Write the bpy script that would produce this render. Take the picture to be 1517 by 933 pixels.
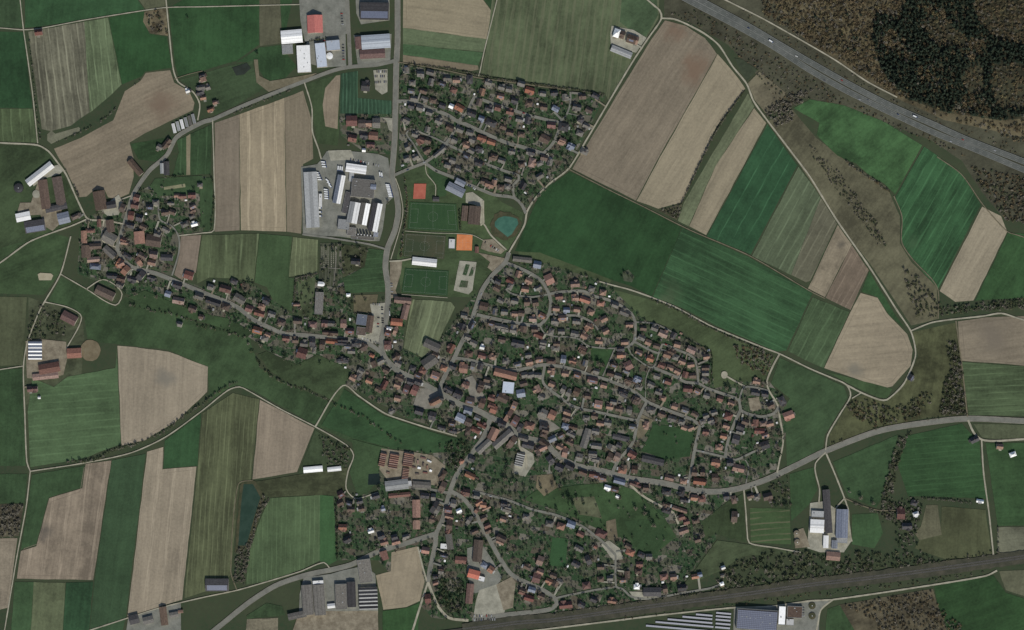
import bpy, math, random
import numpy as np
from mathutils import Vector, Matrix

random.seed(7)
RNG = np.random.default_rng(7)
SC = bpy.context.scene
COL = SC.collection
for o in list(bpy.data.objects):
    bpy.data.objects.remove(o)

# ------------------------------------------------------------------ camera, sky, sun, exposure
MPP = 1.3                       # metres on the ground for one photograph pixel
PW, PH = 1517, 933
CAM_H = 5200.0
def W2(px, py):                 # photograph pixel -> ground position (vertical view on flat land)
    return ((px - PW / 2) * MPP, (PH / 2 - py) * MPP)

cd = bpy.data.cameras.new('camera')
cam = bpy.data.objects.new('camera', cd)
COL.objects.link(cam)
cam.location = (0, 0, CAM_H)
cam.rotation_euler = (0, 0, 0)
cd.sensor_width = 36
cd.lens = 36 * CAM_H / (PW * MPP)
cd.clip_start = 10
cd.clip_end = 60000
SC.camera = cam

SUN_EL = math.radians(41)
SUN_AZ = (0.30, -1.0)           # the sun stands over the lower edge, a little right: shadows run up and left
w = bpy.data.worlds.new('World')
SC.world = w
w.use_nodes = True
nt = w.node_tree
bg = nt.nodes['Background']
sky = nt.nodes.new('ShaderNodeTexSky')
sky.sky_type = 'NISHITA'
sky.sun_disc = False
sky.sun_elevation = SUN_EL
sky.sun_rotation = math.atan2(SUN_AZ[0], SUN_AZ[1])
nt.links.new(sky.outputs[0], bg.inputs[0])
bg.inputs[1].default_value = 0.085

sl = bpy.data.lights.new('sun', 'SUN')
sl.energy = 3.3
sl.angle = math.radians(0.5)
sl.color = (1.0, 0.95, 0.84)
so = bpy.data.objects.new('sun', sl)
COL.objects.link(so)
d = Vector((SUN_AZ[0], SUN_AZ[1], 0)).normalized() * math.cos(SUN_EL) + Vector((0, 0, math.sin(SUN_EL)))
so.rotation_euler = d.to_track_quat('Z', 'Y').to_euler()
so.location = (0, 0, 300)

SC.view_settings.view_transform = 'Standard'
SC.view_settings.look = 'None'
SC.view_settings.exposure = 0.0
SC.view_settings.gamma = 1.0
SC.view_settings.use_curve_mapping = False

# ------------------------------------------------------------------ helpers
KEXP = 0.95
def lin(c):
    c = c / 255.0
    return c / 12.92 if c <= 0.04045 else ((c + 0.055) / 1.055) ** 2.4
def A(r, g, b, k=1.0):          # colour as seen in daylight -> base colour
    return tuple(min(0.85, lin(v) / KEXP * k) for v in (r, g, b)) + (1.0,)

class MB:
    def __init__(s): s.v = []; s.f = []
    def add(s, vs, fs):
        n = len(s.v); s.v += [tuple(p) for p in vs]; s.f += [tuple(i + n for i in f) for f in fs]
    def box(s, x0, x1, y0, y1, z0, z1):
        s.add([(x0,y0,z0),(x1,y0,z0),(x1,y1,z0),(x0,y1,z0),(x0,y0,z1),(x1,y0,z1),(x1,y1,z1),(x0,y1,z1)],
              [(3,2,1,0),(4,5,6,7),(0,1,5,4),(1,2,6,5),(2,3,7,6),(3,0,4,7)])
    def prism(s, prof, x0, x1):     # (y,z) outline pulled along x
        n = len(prof)
        s.add([(x0, y, z) for y, z in prof] + [(x1, y, z) for y, z in prof],
              [(i, (i + 1) % n, n + (i + 1) % n, n + i) for i in range(n)] +
              [tuple(range(n - 1, -1, -1)), tuple(range(n, 2 * n))])
    def ring(s, r0, r1, z0, z1, n=20, cx=0, cy=0, cap=True):
        a = [2 * math.pi * i / n for i in range(n)]
        s.add([(cx + r0 * math.cos(t), cy + r0 * math.sin(t), z0) for t in a] +
              [(cx + r1 * math.cos(t), cy + r1 * math.sin(t), z1) for t in a],
              [(i, (i + 1) % n, n + (i + 1) % n, n + i) for i in range(n)] + ([tuple(range(n, 2 * n))] if cap else []))
    def mesh(s, name, mat):
        m = bpy.data.meshes.new(name)
        m.from_pydata(s.v, [], s.f)
        if mat: m.materials.append(mat)
        m.update()
        return m
    def tf(s, M):
        s.v = [tuple(M @ Vector(p)) for p in s.v]; return s

def obj(name, mesh, parent=None, loc=None, rz=0.0):
    o = bpy.data.objects.new(name, mesh)
    COL.objects.link(o)
    if parent is not None: o.parent = parent
    if loc is not None: o.location = loc
    o.rotation_euler = (0, 0, rz)
    return o
def tag(o, label=None, cat=None, group=None, kind=None):
    if label: o['label'] = label
    if cat: o['category'] = cat
    if group: o['group'] = group
    if kind: o['kind'] = kind
    return o
def np_mesh(name, co, tris, mat, col=None):
    m = bpy.data.meshes.new(name)
    nv, nf = len(co), len(tris)
    m.vertices.add(nv); m.vertices.foreach_set('co', np.ascontiguousarray(co, dtype=np.float32).ravel())
    m.loops.add(nf * 3); m.loops.foreach_set('vertex_index', np.ascontiguousarray(tris, dtype=np.int32).ravel())
    m.polygons.add(nf); m.polygons.foreach_set('loop_start', np.arange(0, nf * 3, 3, dtype=np.int32))
    if col is not None:
        at = m.color_attributes.new('col', 'FLOAT_COLOR', 'POINT')
        at.data.foreach_set('color', np.ascontiguousarray(col, dtype=np.float32).ravel())
    m.materials.append(mat)
    m.update(); m.validate()
    return m

# ------------------------------------------------------------------ materials
def new_mat(name, rough=0.9):
    m = bpy.data.materials.new(name); m.use_nodes = True
    b = m.node_tree.nodes['Principled BSDF']
    b.inputs['Roughness'].default_value = rough
    b.inputs['Specular IOR Level'].default_value = 0.15
    return m, m.node_tree, b
def N(t, typ, **kw):
    n = t.nodes.new(typ)
    for k, v in kw.items():
        if k == 'inp':
            for i, x in v.items(): n.inputs[i].default_value = x
        else: setattr(n, k, v)
    return n
def mixc(t, fac, a, b, mode='MIX'):
    n = N(t, 'ShaderNodeMix', data_type='RGBA', blend_type=mode)
    for s, x in ((n.inputs[0], fac), (n.inputs[6], a), (n.inputs[7], b)):
        if hasattr(x, 'links') or isinstance(x, bpy.types.NodeSocket): t.links.new(x, s)
        else: s.default_value = x
    return n.outputs[2]
def mth(t, op, a, b=0.0, c=None):
    n = N(t, 'ShaderNodeMath', operation=op)
    for s, x in zip(n.inputs, (a, b, c)):
        if x is None: continue
        if isinstance(x, bpy.types.NodeSocket): t.links.new(x, s)
        else: s.default_value = x
    return n.outputs[0]
def noise(t, vec, scale, detail=3.0, rough=0.6):
    n = N(t, 'ShaderNodeTexNoise', inp={'Scale': scale, 'Detail': detail, 'Roughness': rough})
    if vec is not None: t.links.new(vec, n.inputs['Vector'])
    return n.outputs[0]
def sstep(t, x, lo, hi, a=0.0, b=1.0):
    n = N(t, 'ShaderNodeMapRange', interpolation_type='SMOOTHSTEP')
    t.links.new(x, n.inputs[0])
    for i, v in zip((1, 2, 3, 4), (lo, hi, a, b)): n.inputs[i].default_value = v
    return n.outputs[0]

# one node group shared by all fields: soil patches, drilling streaks, tramlines, grain
FG = bpy.data.node_groups.new('field_surface', 'ShaderNodeTree')
for nm, ty, dv in (('ColA','NodeSocketColor',None),('ColB','NodeSocketColor',None),('LineCol','NodeSocketColor',None),
                   ('Angle','NodeSocketFloat',0),('Spacing','NodeSocketFloat',18),('LineW','NodeSocketFloat',0.12),('Line','NodeSocketFloat',0.3),
                   ('Streak','NodeSocketFloat',0.5),('Patch','NodeSocketFloat',0.5),('Seed','NodeSocketFloat',0)):
    s = FG.interface.new_socket(nm, in_out='INPUT', socket_type=ty)
FG.interface.new_socket('Color', in_out='OUTPUT', socket_type='NodeSocketColor')
FG.interface.new_socket('Height', in_out='OUTPUT', socket_type='NodeSocketFloat')
def build_fg():
    t = FG
    gi = N(t, 'NodeGroupInput'); go = N(t, 'NodeGroupOutput')
    I = gi.outputs
    tc = N(t, 'ShaderNodeTexCoord')
    off = N(t, 'ShaderNodeCombineXYZ'); t.links.new(I['Seed'], off.inputs[2])
    va = N(t, 'ShaderNodeVectorMath', operation='ADD'); t.links.new(tc.outputs['Object'], va.inputs[0]); t.links.new(off.outputs[0], va.inputs[1])
    rot = N(t, 'ShaderNodeVectorRotate', rotation_type='Z_AXIS'); t.links.new(va.outputs[0], rot.inputs['Vector']); t.links.new(I['Angle'], rot.inputs['Angle'])
    P = rot.outputs[0]
    sep = N(t, 'ShaderNodeSeparateXYZ'); t.links.new(P, sep.inputs[0])
    wob = mth(t, 'MULTIPLY', mth(t, 'SUBTRACT', noise(t, va.outputs[0], 0.02, 2), 0.5), 5.0)
    yy = mth(t, 'ADD', sep.outputs[1], wob)
    # streaks run along local x
    cs = N(t, 'ShaderNodeCombineXYZ')
    t.links.new(mth(t, 'MULTIPLY', sep.outputs[0], 0.010), cs.inputs[0]); t.links.new(mth(t, 'MULTIPLY', sep.outputs[1], 0.16), cs.inputs[1]); t.links.new(I['Seed'], cs.inputs[2])
    st = noise(t, cs.outputs[0], 1.0, 4, 0.65)
    cs2 = N(t, 'ShaderNodeCombineXYZ')
    t.links.new(mth(t, 'MULTIPLY', sep.outputs[0], 0.004), cs2.inputs[0]); t.links.new(mth(t, 'MULTIPLY', sep.outputs[1], 0.03), cs2.inputs[1]); t.links.new(I['Seed'], cs2.inputs[2])
    st2 = noise(t, cs2.outputs[0], 1.0, 3, 0.6)
    pa = noise(t, va.outputs[0], 0.007, 5, 0.6)
    gr = noise(t, va.outputs[0], 0.22, 4, 0.7)
    s1 = mth(t, 'MULTIPLY', mth(t, 'SUBTRACT', mth(t, 'ADD', st, st2), 1.0), I['Streak'])
    s2 = mth(t, 'MULTIPLY', mth(t, 'SUBTRACT', pa, 0.5), I['Patch'])
    mid = noise(t, va.outputs[0], 0.035, 4, 0.6)
    s3 = mth(t, 'ADD', mth(t, 'MULTIPLY', mth(t, 'SUBTRACT', gr, 0.5), 1.1), mth(t, 'MULTIPLY', mth(t, 'MULTIPLY', mth(t, 'SUBTRACT', mid, 0.5), I['Patch']), 2.6))
    f = mth(t, 'ADD', mth(t, 'ADD', mth(t, 'MULTIPLY', s1, 2.2), mth(t, 'MULTIPLY', s2, 3.6)), s3)
    fac = N(t, 'ShaderNodeClamp'); t.links.new(mth(t, 'ADD', f, 0.5), fac.inputs[0])
    base = mixc(t, fac.outputs[0], I['ColA'], I['ColB'])
    # tramlines
    fr = mth(t, 'FRACT', mth(t, 'DIVIDE', yy, I['Spacing']))
    ab = mth(t, 'ABSOLUTE', mth(t, 'SUBTRACT', fr, 0.5))
    ln = mth(t, 'LESS_THAN', ab, I['LineW'])
    brk = sstep(t, noise(t, cs.outputs[0], 2.0, 3), 0.35, 0.62)
    lf = mth(t, 'MULTIPLY', mth(t, 'MULTIPLY', ln, I['Line']), brk)
    base = mixc(t, lf, base, I['LineCol'])
    t.links.new(base, go.inputs['Color'])
    t.links.new(mth(t, 'ADD', mth(t, 'MULTIPLY', st, 0.6), gr), go.inputs['Height'])
build_fg()
_seed = [0]
def field_mat(name, ca, cb, ang=0, line=0.0, spacing=18, lw=0.1, streak=0.35, patch=0.45, lc=None):
    m, t, b = new_mat(name, 0.95)
    g = N(t, 'ShaderNodeGroup', node_tree=FG)
    _seed[0] += 1
    lc = lc or tuple(min(255, c * 1.35 + 12) for c in cb)
    vals = {'ColA': A(*ca), 'ColB': A(*cb), 'LineCol': A(*lc), 'Angle': -math.radians(ang), 'Spacing': spacing, 'LineW': lw,
            'Line': line, 'Streak': streak, 'Patch': patch, 'Seed': _seed[0] * 3.71}
    for k, v in vals.items(): g.inputs[k].default_value = v
    t.links.new(g.outputs['Color'], b.inputs['Base Color'])
    bp = N(t, 'ShaderNodeBump', inp={'Strength': 0.5, 'Distance': 0.5}); t.links.new(g.outputs['Height'], bp.inputs['Height'])
    t.links.new(bp.outputs[0], b.inputs['Normal'])
    return m

def mottled(name, cols, scale=0.1, rough=0.9, fine=0.4, spec=0.15, objrand=0.0, detail=5):
    """noise through a ramp of real colours plus fine grain"""
    m, t, b = new_mat(name, rough); b.inputs['Specular IOR Level'].default_value = spec
    tc = N(t, 'ShaderNodeTexCoord')
    n1 = noise(t, tc.outputs['Object'], scale, detail, 0.65)
    r = N(t, 'ShaderNodeValToRGB'); t.links.new(n1, r.inputs[0])
    e = r.color_ramp.elements
    while len(e) < len(cols): e.new(0.5)
    for i, c in enumerate(cols):
        e[i].position = 0.3 + 0.4 * i / max(1, len(cols) - 1); e[i].color = A(*c)
    n2 = noise(t, tc.outputs['Object'], scale * 9, 3, 0.7)
    hv = N(t, 'ShaderNodeHueSaturation'); t.links.new(r.outputs[0], hv.inputs['Color'])
    v = mth(t, 'ADD', mth(t, 'MULTIPLY', mth(t, 'SUBTRACT', n2, 0.5), fine * 2), 1.0)
    if objrand:
        oi = N(t, 'ShaderNodeObjectInfo')
        v = mth(t, 'ADD', v, mth(t, 'MULTIPLY', mth(t, 'SUBTRACT', oi.outputs['Random'], 0.5), objrand))
        h = mth(t, 'ADD', 0.5, mth(t, 'MULTIPLY', mth(t, 'SUBTRACT', mth(t, 'FRACT', mth(t, 'MULTIPLY', oi.outputs['Random'], 7.31)), 0.5), 0.018))
        t.links.new(h, hv.inputs['Hue'])
        t.links.new(mth(t, 'ADD', 0.8, mth(t, 'MULTIPLY', mth(t, 'FRACT', mth(t, 'MULTIPLY', oi.outputs['Random'], 13.7)), 0.35)), hv.inputs['Saturation'])
    t.links.new(v, hv.inputs['Value'])
    t.links.new(hv.outputs[0], b.inputs['Base Color'])
    return m

def tile_mat(name, col, dark, rough=0.8, spec=0.2, course=0.9, k=0.76):
    """tiled or sheeted roof: courses, blotches of lichen and ageing, per-roof variation"""
    m, t, b = new_mat(name, rough); b.inputs['Specular IOR Level'].default_value = spec
    tc = N(t, 'ShaderNodeTexCoord'); oi = N(t, 'ShaderNodeObjectInfo')
    off = N(t, 'ShaderNodeVectorMath', operation='ADD'); t.links.new(tc.outputs['Object'], off.inputs[0])
    sc = N(t, 'ShaderNodeVectorMath', operation='SCALE'); sc.inputs[0].default_value = (40, 70, 0); t.links.new(oi.outputs['Random'], sc.inputs['Scale'])
    t.links.new(sc.outputs[0], off.inputs[1])
    n1 = noise(t, off.outputs[0], 0.35, 4, 0.7)
    n2 = noise(t, off.outputs[0], 1.6, 3, 0.7)
    f = sstep(t, mth(t, 'ADD', mth(t, 'MULTIPLY', n1, 0.7), mth(t, 'MULTIPLY', n2, 0.3)), 0.34, 0.66)
    c = mixc(t, f, A(*dark, k), A(*col, k))
    sep = N(t, 'ShaderNodeSeparateXYZ'); t.links.new(tc.outputs['Object'], sep.inputs[0])
    cr = mth(t, 'FRACT', mth(t, 'MULTIPLY', sep.outputs[2], 1.0 / course))
    c = mixc(t, mth(t, 'MULTIPLY', mth(t, 'LESS_THAN', cr, 0.22), 0.35), c, A(*[v * 0.55 for v in dark]))
    hv = N(t, 'ShaderNodeHueSaturation'); t.links.new(c, hv.inputs['Color'])
    t.links.new(mth(t, 'ADD', 0.490, mth(t, 'MULTIPLY', oi.outputs['Random'], 0.014)), hv.inputs['Hue'])
    t.links.new(mth(t, 'ADD', 0.76, mth(t, 'MULTIPLY', mth(t, 'FRACT', mth(t, 'MULTIPLY', oi.outputs['Random'], 9.7)), 0.52)), hv.inputs['Value'])
    t.links.new(mth(t, 'ADD', 0.62, mth(t, 'MULTIPLY', mth(t, 'FRACT', mth(t, 'MULTIPLY', oi.outputs['Random'], 17.3)), 0.34)), hv.inputs['Saturation'])
    t.links.new(hv.outputs[0], b.inputs['Base Color'])
    return m

M = {}
M['asphalt'] = mottled('asphalt', [(102,102,95),(116,116,108),(126,125,116)], 0.05, 0.92, 0.22)
M['motor'] = mottled('motorway_asphalt', [(80,83,80),(89,92,88),(97,99,95)], 0.03, 0.9, 0.18)
M['track'] = mottled('gravel_track', [(132,128,112),(152,148,131),(168,163,145)], 0.06, 0.95, 0.25)
M['dirt'] = mottled('earth_path', [(92,88,72),(108,102,84),(122,116,98)], 0.07, 0.95, 0.3)
M['concrete'] = mottled('concrete_yard', [(122,120,108),(146,144,130),(164,161,146)], 0.06, 0.9, 0.3)
M['greyyard'] = mottled('grey_yard', [(100,101,94),(118,119,111),(130,130,122)], 0.06, 0.9, 0.3)
M['gravel'] = mottled('gravel_yard', [(100,92,78),(124,116,100),(144,136,118)], 0.08, 0.95, 0.4)
M['pave'] = mottled('pavement_slabs', [(104,101,93),(122,119,110),(136,132,122)], 0.08, 0.9, 0.25)
M['ballast'] = mottled('rail_ballast', [(54,54,50),(64,63,58),(76,74,68)], 0.06, 0.95, 0.4)
M['steel'] = mottled('worn_steel', [(120,118,114),(140,138,134)], 0.5, 0.4, 0.1, 0.5)
M['paint'] = mottled('road_paint', [(140,140,135),(158,158,152)], 0.3, 0.8, 0.2)
M['plaster'] = mottled('plaster_wall', [(176,168,150),(196,188,170),(208,202,188)], 0.3, 0.9, 0.1, objrand=0.25)
M['brickred'] = mottled('brick', [(120,78,62),(136,92,74)], 0.6, 0.9, 0.3)
M['solar'] = mottled('solar_glass', [(92,98,116),(104,110,128)], 0.3, 0.35, 0.15, 0.5)
M['metalw'] = mottled('white_sheet', [(206,208,208),(226,228,228)], 0.2, 0.6, 0.08, 0.3)
M['darkmetal'] = mottled('dark_metal', [(44,44,46),(58,58,60)], 0.3, 0.6, 0.2, 0.4)
M['water_teal'] = None
ROOF = {
 'o': tile_mat('orange_tiles', (174,119,88), (138,91,70)),
 'p': tile_mat('terracotta_tiles', (166,130,108), (126,94,79)),
 'r': tile_mat('red_tiles', (136,94,81), (104,69,60)),
 'b': tile_mat('brown_tiles', (118,98,84), (88,72,62)),
 'g': tile_mat('grey_tiles', (132,128,120), (100,96,90)),
 'd': tile_mat('dark_slate', (92,90,92), (68,66,68)),
 'u': tile_mat('blue_grey_sheet', (124,131,146), (98,106,122), 0.55, 0.35, 1.6, 1.0),
 'w': tile_mat('pale_sheet', (228,229,227), (200,200,197), 0.6, 0.3, 1.6, 1.15),
 'l': tile_mat('pale_blue_sheet', (176,184,196), (158,168,182), 0.6, 0.3, 1.6, 1.05),
 's': tile_mat('grey_sheet', (148,150,150), (124,126,126), 0.6, 0.3, 1.6, 1.15),
}
CNAME = {'o':'bright orange','p':'terracotta','r':'red','b':'brown','g':'grey','d':'dark slate','u':'blue-grey','w':'white','s':'light grey','l':'pale blue'}
# ------------------------------------------------------------------ sheets: height map, polygons, strips
HM = np.zeros((PH, PW), np.float32)          # top of the land at each place
BLOCK = np.zeros((PH, PW), bool)             # roads, yards and buildings: nothing grows there
def inside(poly, X, Y):
    r = np.zeros(X.shape, bool); n = len(poly)
    for i in range(n):
        x0, y0 = poly[i]; x1, y1 = poly[(i + 1) % n]
        if y0 == y1: continue
        c = ((y0 > Y) != (y1 > Y)) & (X < (x1 - x0) * (Y - y0) / (y1 - y0) + x0)
        r ^= c
    return r
def raster(poly):
    xs = [p[0] for p in poly]; ys = [p[1] for p in poly]
    x0, x1 = max(0, int(min(xs)) - 1), min(PW, int(max(xs)) + 2)
    y0, y1 = max(0, int(min(ys)) - 1), min(PH, int(max(ys)) + 2)
    if x1 <= x0 or y1 <= y0: return None
    Y, X = np.mgrid[y0:y1, x0:x1]
    return (slice(y0, y1), slice(x0, x1)), inside(poly, X + 0.0, Y + 0.0)
def put(poly, z=None, block=False):
    r = raster(poly)
    if r is None: return
    s, m = r
    if z is not None: HM[s][m] = np.maximum(HM[s][m], z)
    if block: BLOCK[s] |= m
def zat(px, py):
    return float(HM[min(PH - 1, max(0, int(round(py)))), min(PW - 1, max(0, int(round(px))))])
def ext(p):
    x, y = p
    if x <= 10: x = -60
    if x >= 1505: x = 1577
    if y <= 10: y = -60
    if y >= 921: y = 993
    return (x, y)
ZL = [0.03]
def nextz():
    ZL[0] += 0.005; return ZL[0]
def rough_edge(poly, amp=0.45, step=14):
    out = []; n = len(poly)
    for i in range(n):
        a = poly[i]; b = poly[(i + 1) % n]
        L = math.hypot(b[0] - a[0], b[1] - a[1]); k = max(1, int(L / step))
        for j in range(k):
            t = j / k
            e = 0 if j == 0 else amp
            out.append((a[0] + (b[0] - a[0]) * t + random.uniform(-e, e), a[1] + (b[1] - a[1]) * t + random.uniform(-e, e)))
    return out
def sheet(name, poly, mat, amp=0.45, kind='structure', block=False, label=None, extend=True, cat=None):
    if extend: poly = [ext(p) for p in poly]
    poly = rough_edge(poly, amp) if amp else list(poly)
    z = nextz()
    area = sum(poly[i][0] * poly[(i + 1) % len(poly)][1] - poly[(i + 1) % len(poly)][0] * poly[i][1] for i in range(len(poly)))
    if area > 0: poly = poly[::-1]
    m = bpy.data.meshes.new(name)
    m.from_pydata([W2(*p) + (z,) for p in poly], [], [tuple(range(len(poly)))])
    m.materials.append(mat); m.update()
    o = obj(name, m)
    tag(o, label, cat, None, kind)
    put(poly, z, block)
    return o
def smooth(pts, step=5.0, closed=False):
    P = [np.array(p, float) for p in pts]
    if len(P) == 2: return [tuple(P[0] + (P[1] - P[0]) * t) for t in np.linspace(0, 1, max(2, int(np.linalg.norm(P[1] - P[0]) / (step * 2))))]
    out = []
    for i in range(len(P) - 1):
        p0 = P[i - 1] if i else 2 * P[0] - P[1]; p1, p2 = P[i], P[i + 1]
        p3 = P[i + 2] if i + 2 < len(P) else 2 * P[-1] - P[-2]
        k = max(2, int(np.linalg.norm(p2 - p1) / step))
        # centripetal-ish: damp tangents so that long-short joints do not overshoot
        L = np.linalg.norm(p2 - p1)
        m1 = (p2 - p0) / max(1e-6, np.linalg.norm(p2 - p0)) * L; m2 = (p3 - p1) / max(1e-6, np.linalg.norm(p3 - p1)) * L
        for j in range(k):
            t = j / k
            h = (2*t**3 - 3*t**2 + 1) * p1 + (t**3 - 2*t**2 + t) * m1 * 0.8 + (-2*t**3 + 3*t**2) * p2 + (t**3 - t**2) * m2 * 0.8
            out.append(tuple(h))
    out.append(tuple(P[-1]))
    return out
def offset_line(line, off):
    L = np.array(line); T = np.gradient(L, axis=0); T /= np.maximum(1e-6, np.linalg.norm(T, axis=1))[:, None]
    return L + np.stack([-T[:, 1], T[:, 0]], 1) * (np.asarray(off)[:, None] if np.ndim(off) else off)
def strip_mesh(name, line, o0, o1, z, mat):
    a = offset_line(line, o0); b = offset_line(line, o1); n = len(a)
    v = [W2(*p) + (z,) for p in a] + [W2(*p) + (z,) for p in b]
    m = bpy.data.meshes.new(name)
    m.from_pydata(v, [], [(i, i + 1, n + i + 1, n + i) for i in range(n - 1)])
    m.materials.append(mat); m.update()
    if m.polygons and m.polygons[0].normal.z < 0: m.flip_normals()
    return m
def ext_line(pts):
    P = [tuple(map(float, p)) for p in pts]
    def edge(p): return p[0] <= 10 or p[0] >= 1505 or p[1] <= 10 or p[1] >= 921
    def far(a, b):
        d = (a[0] - b[0], a[1] - b[1]); L = math.hypot(*d) or 1
        return (a[0] + d[0] / L * 60, a[1] + d[1] / L * 60)
    if edge(P[0]): P.insert(0, far(P[0], P[1]))
    if edge(P[-1]): P.append(far(P[-1], P[-2]))
    return P
ROADS = []            # smoothed lines for siting houses, trees and labels
def road(name, pts, wid, mat, phrase=None, anchor=None, label=None, pave=0.0, block=True, jitter=0.0):
    P = ext_line(pts); line = smooth(P)
    if name == 'track': wid *= 0.86; jitter = 0.16
    z = nextz()
    h = np.full(len(line), wid / 2)
    if jitter: h = h * (1 + RNG.uniform(-jitter, jitter, len(line)))
    m = strip_mesh(name, line, -h, h, z, mat)
    o = tag(obj(name, m), label, None, None, 'structure')
    if pave:
        for sgn in (-1, 1):
            obj('pavement', strip_mesh('pavement', line, sgn * (wid / 2 + 0.05), sgn * (wid / 2 + pave), z - 0.003, M['pave']), o)
    a = offset_line(line, -wid / 2 - pave); b = offset_line(line, wid / 2 + pave)
    for i in range(len(line) - 1):
        put([tuple(a[i]), tuple(a[i + 1]), tuple(b[i + 1]), tuple(b[i])], z, block)
    if phrase:
        L = np.array(line); s = np.concatenate([[0], np.cumsum(np.linalg.norm(np.diff(L, axis=0), axis=1))])
        ROADS.append((phrase, anchor, L, s, wid))
    return o

# ------------------------------------------------------------------ ground
gm, gt, gb = new_mat('rough_grassland', 0.95)
tc = N(gt, 'ShaderNodeTexCoord')
n1 = noise(gt, tc.outputs['Object'], 0.012, 5); n2 = noise(gt, tc.outputs['Object'], 0.15, 4, 0.7)
c = mixc(gt, sstep(gt, n1, 0.35, 0.65), A(50,66,46), A(66,74,54))
c = mixc(gt, sstep(gt, n2, 0.3, 0.7), c, A(62,68,51))
gt.links.new(c, gb.inputs['Base Color'])
gmesh = bpy.data.meshes.new('ground')
R = 16000
gmesh.from_pydata([(-R,-R,0),(R,-R,0),(R,R,0),(-R,R,0)], [], [(0,1,2,3)]); gmesh.materials.append(gm)
tag(obj('ground', gmesh), None, None, None, 'structure')

# village garden land: plots of lawn, beds, paving
def garden_mat(name, seed, size=0.055):
    m, t, b = new_mat(name, 0.95)
    tc = N(t, 'ShaderNodeTexCoord')
    mp = N(t, 'ShaderNodeMapping'); mp.inputs['Rotation'].default_value = (0, 0, 0.25 + seed); mp.inputs['Scale'].default_value = (1, 1.5, 1); t.links.new(tc.outputs['Object'], mp.inputs[0])
    v = N(t, 'ShaderNodeTexVoronoi', distance='CHEBYCHEV', inp={'Scale': size, 'Randomness': 0.85}); t.links.new(mp.outputs[0], v.inputs['Vector'])
    sp = N(t, 'ShaderNodeSeparateColor'); t.links.new(v.outputs['Color'], sp.inputs[0])
    r = N(t, 'ShaderNodeValToRGB'); r.color_ramp.interpolation = 'CONSTANT'; t.links.new(sp.outputs[0], r.inputs[0])
    cols = [(0,(46,69,45)),(0.25,(54,76,50)),(0.47,(63,78,56)),(0.63,(76,81,65)),(0.76,(94,92,81)),(0.86,(116,113,103)),(0.94,(86,80,69))]
    e = r.color_ramp.elements
    while len(e) < len(cols): e.new(0.5)
    for i, (p, cc) in enumerate(cols): e[i].position = p; e[i].color = A(*cc)
    n1 = noise(t, tc.outputs['Object'], 0.09, 5, 0.7); n2 = noise(t, tc.outputs['Object'], 0.55, 3, 0.7)
    c = mixc(t, sstep(t, n1, 0.46, 0.7, 0, 0.6), r.outputs[0], A(82,82,70))
    c = mixc(t, sstep(t, n2, 0.5, 0.72, 0, 0.7), c, A(58,61,51))
    c = mixc(t, sstep(t, noise(t, tc.outputs['Object'], 0.3, 2), 0.58, 0.7, 0, 0.65), c, A(116,111,100))
    t.links.new(c, b.inputs['Base Color'])
    return m
GARD = garden_mat('garden_plots', 0.0)

# ------------------------------------------------------------------ fields
# name, label, corners, dark colour, light colour, options
def dk(c, f): return tuple(v * f for v in c)
OPENF = [False]; OPEN = np.zeros((PH, PW), bool)
def F(name, label, poly, col, ang=90, var=0.16, **kw):
    r_, g_, b_ = col
    if g_ > r_ * 1.12: add = (13, 8, 6)
    elif r_ >= 127: add = (9, 11, 10)
    elif r_ >= 100: add = (3, 5, 5)
    else: add = (5, 6, 5)
    col = (r_ + add[0], g_ + add[1], b_ + add[2]); var = var * 0.85 + 0.07
    if OPENF[0]:
        rr = raster([ext(p) for p in poly])
        if rr: OPEN[rr[0]] |= rr[1]
        if rr and name in ('ploughed_field', 'wheat_field'): BLOCK[rr[0]] |= rr[1]
    mat = field_mat(name + '_soil', dk(col, 1 - var), dk(col, 1 + var), ang, **kw)
    for sx, sy, rad, dark in STAIN.get(label, ()):      # damp or humus-rich patches lying in the soil
        t = mat.node_tree; b = t.nodes['Principled BSDF']; src = b.inputs['Base Color'].links[0].from_socket
        tc = N(t, 'ShaderNodeTexCoord'); x, y = W2(sx, sy)
        dd = N(t, 'ShaderNodeVectorMath', operation='DISTANCE'); t.links.new(tc.outputs['Object'], dd.inputs[0]); dd.inputs[1].default_value = (x, y, 0)
        q = mth(t, 'ADD', dd.outputs['Value'], mth(t, 'MULTIPLY', mth(t, 'SUBTRACT', noise(t, tc.outputs['Object'], 0.03, 4), 0.5), rad * 2.2))
        t.links.new(mixc(t, sstep(t, q, 0.0, rad * MPP, 0.75, 0.0), src, A(*dark)), b.inputs['Base Color'])
    o = sheet(name, poly, mat, label=label)
    if name == 'ploughed_field' and len(poly) <= 10:    # the last pass round the headland
        P = [np.array(ext(p), float) for p in poly]; c = sum(P) / len(P)
        Q = []
        for p in P:
            v = c - p; Q.append(tuple(p + v / np.linalg.norm(v) * 6.0))
        ring = []
        for i in range(len(Q)):
            a, b2 = np.array(Q[i]), np.array(Q[(i + 1) % len(Q)]); k = max(2, int(np.linalg.norm(b2 - a) / 8))
            ring += [tuple(a + (b2 - a) * j / k) for j in range(k)]
        ring.append(ring[0])
        obj('headland_furrow', strip_mesh('headland_furrow', ring, -0.35, 0.35, nextz(), field_mat('furrow_soil', dk(col, .82), dk(col, 1.0), ang)), o)
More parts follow.
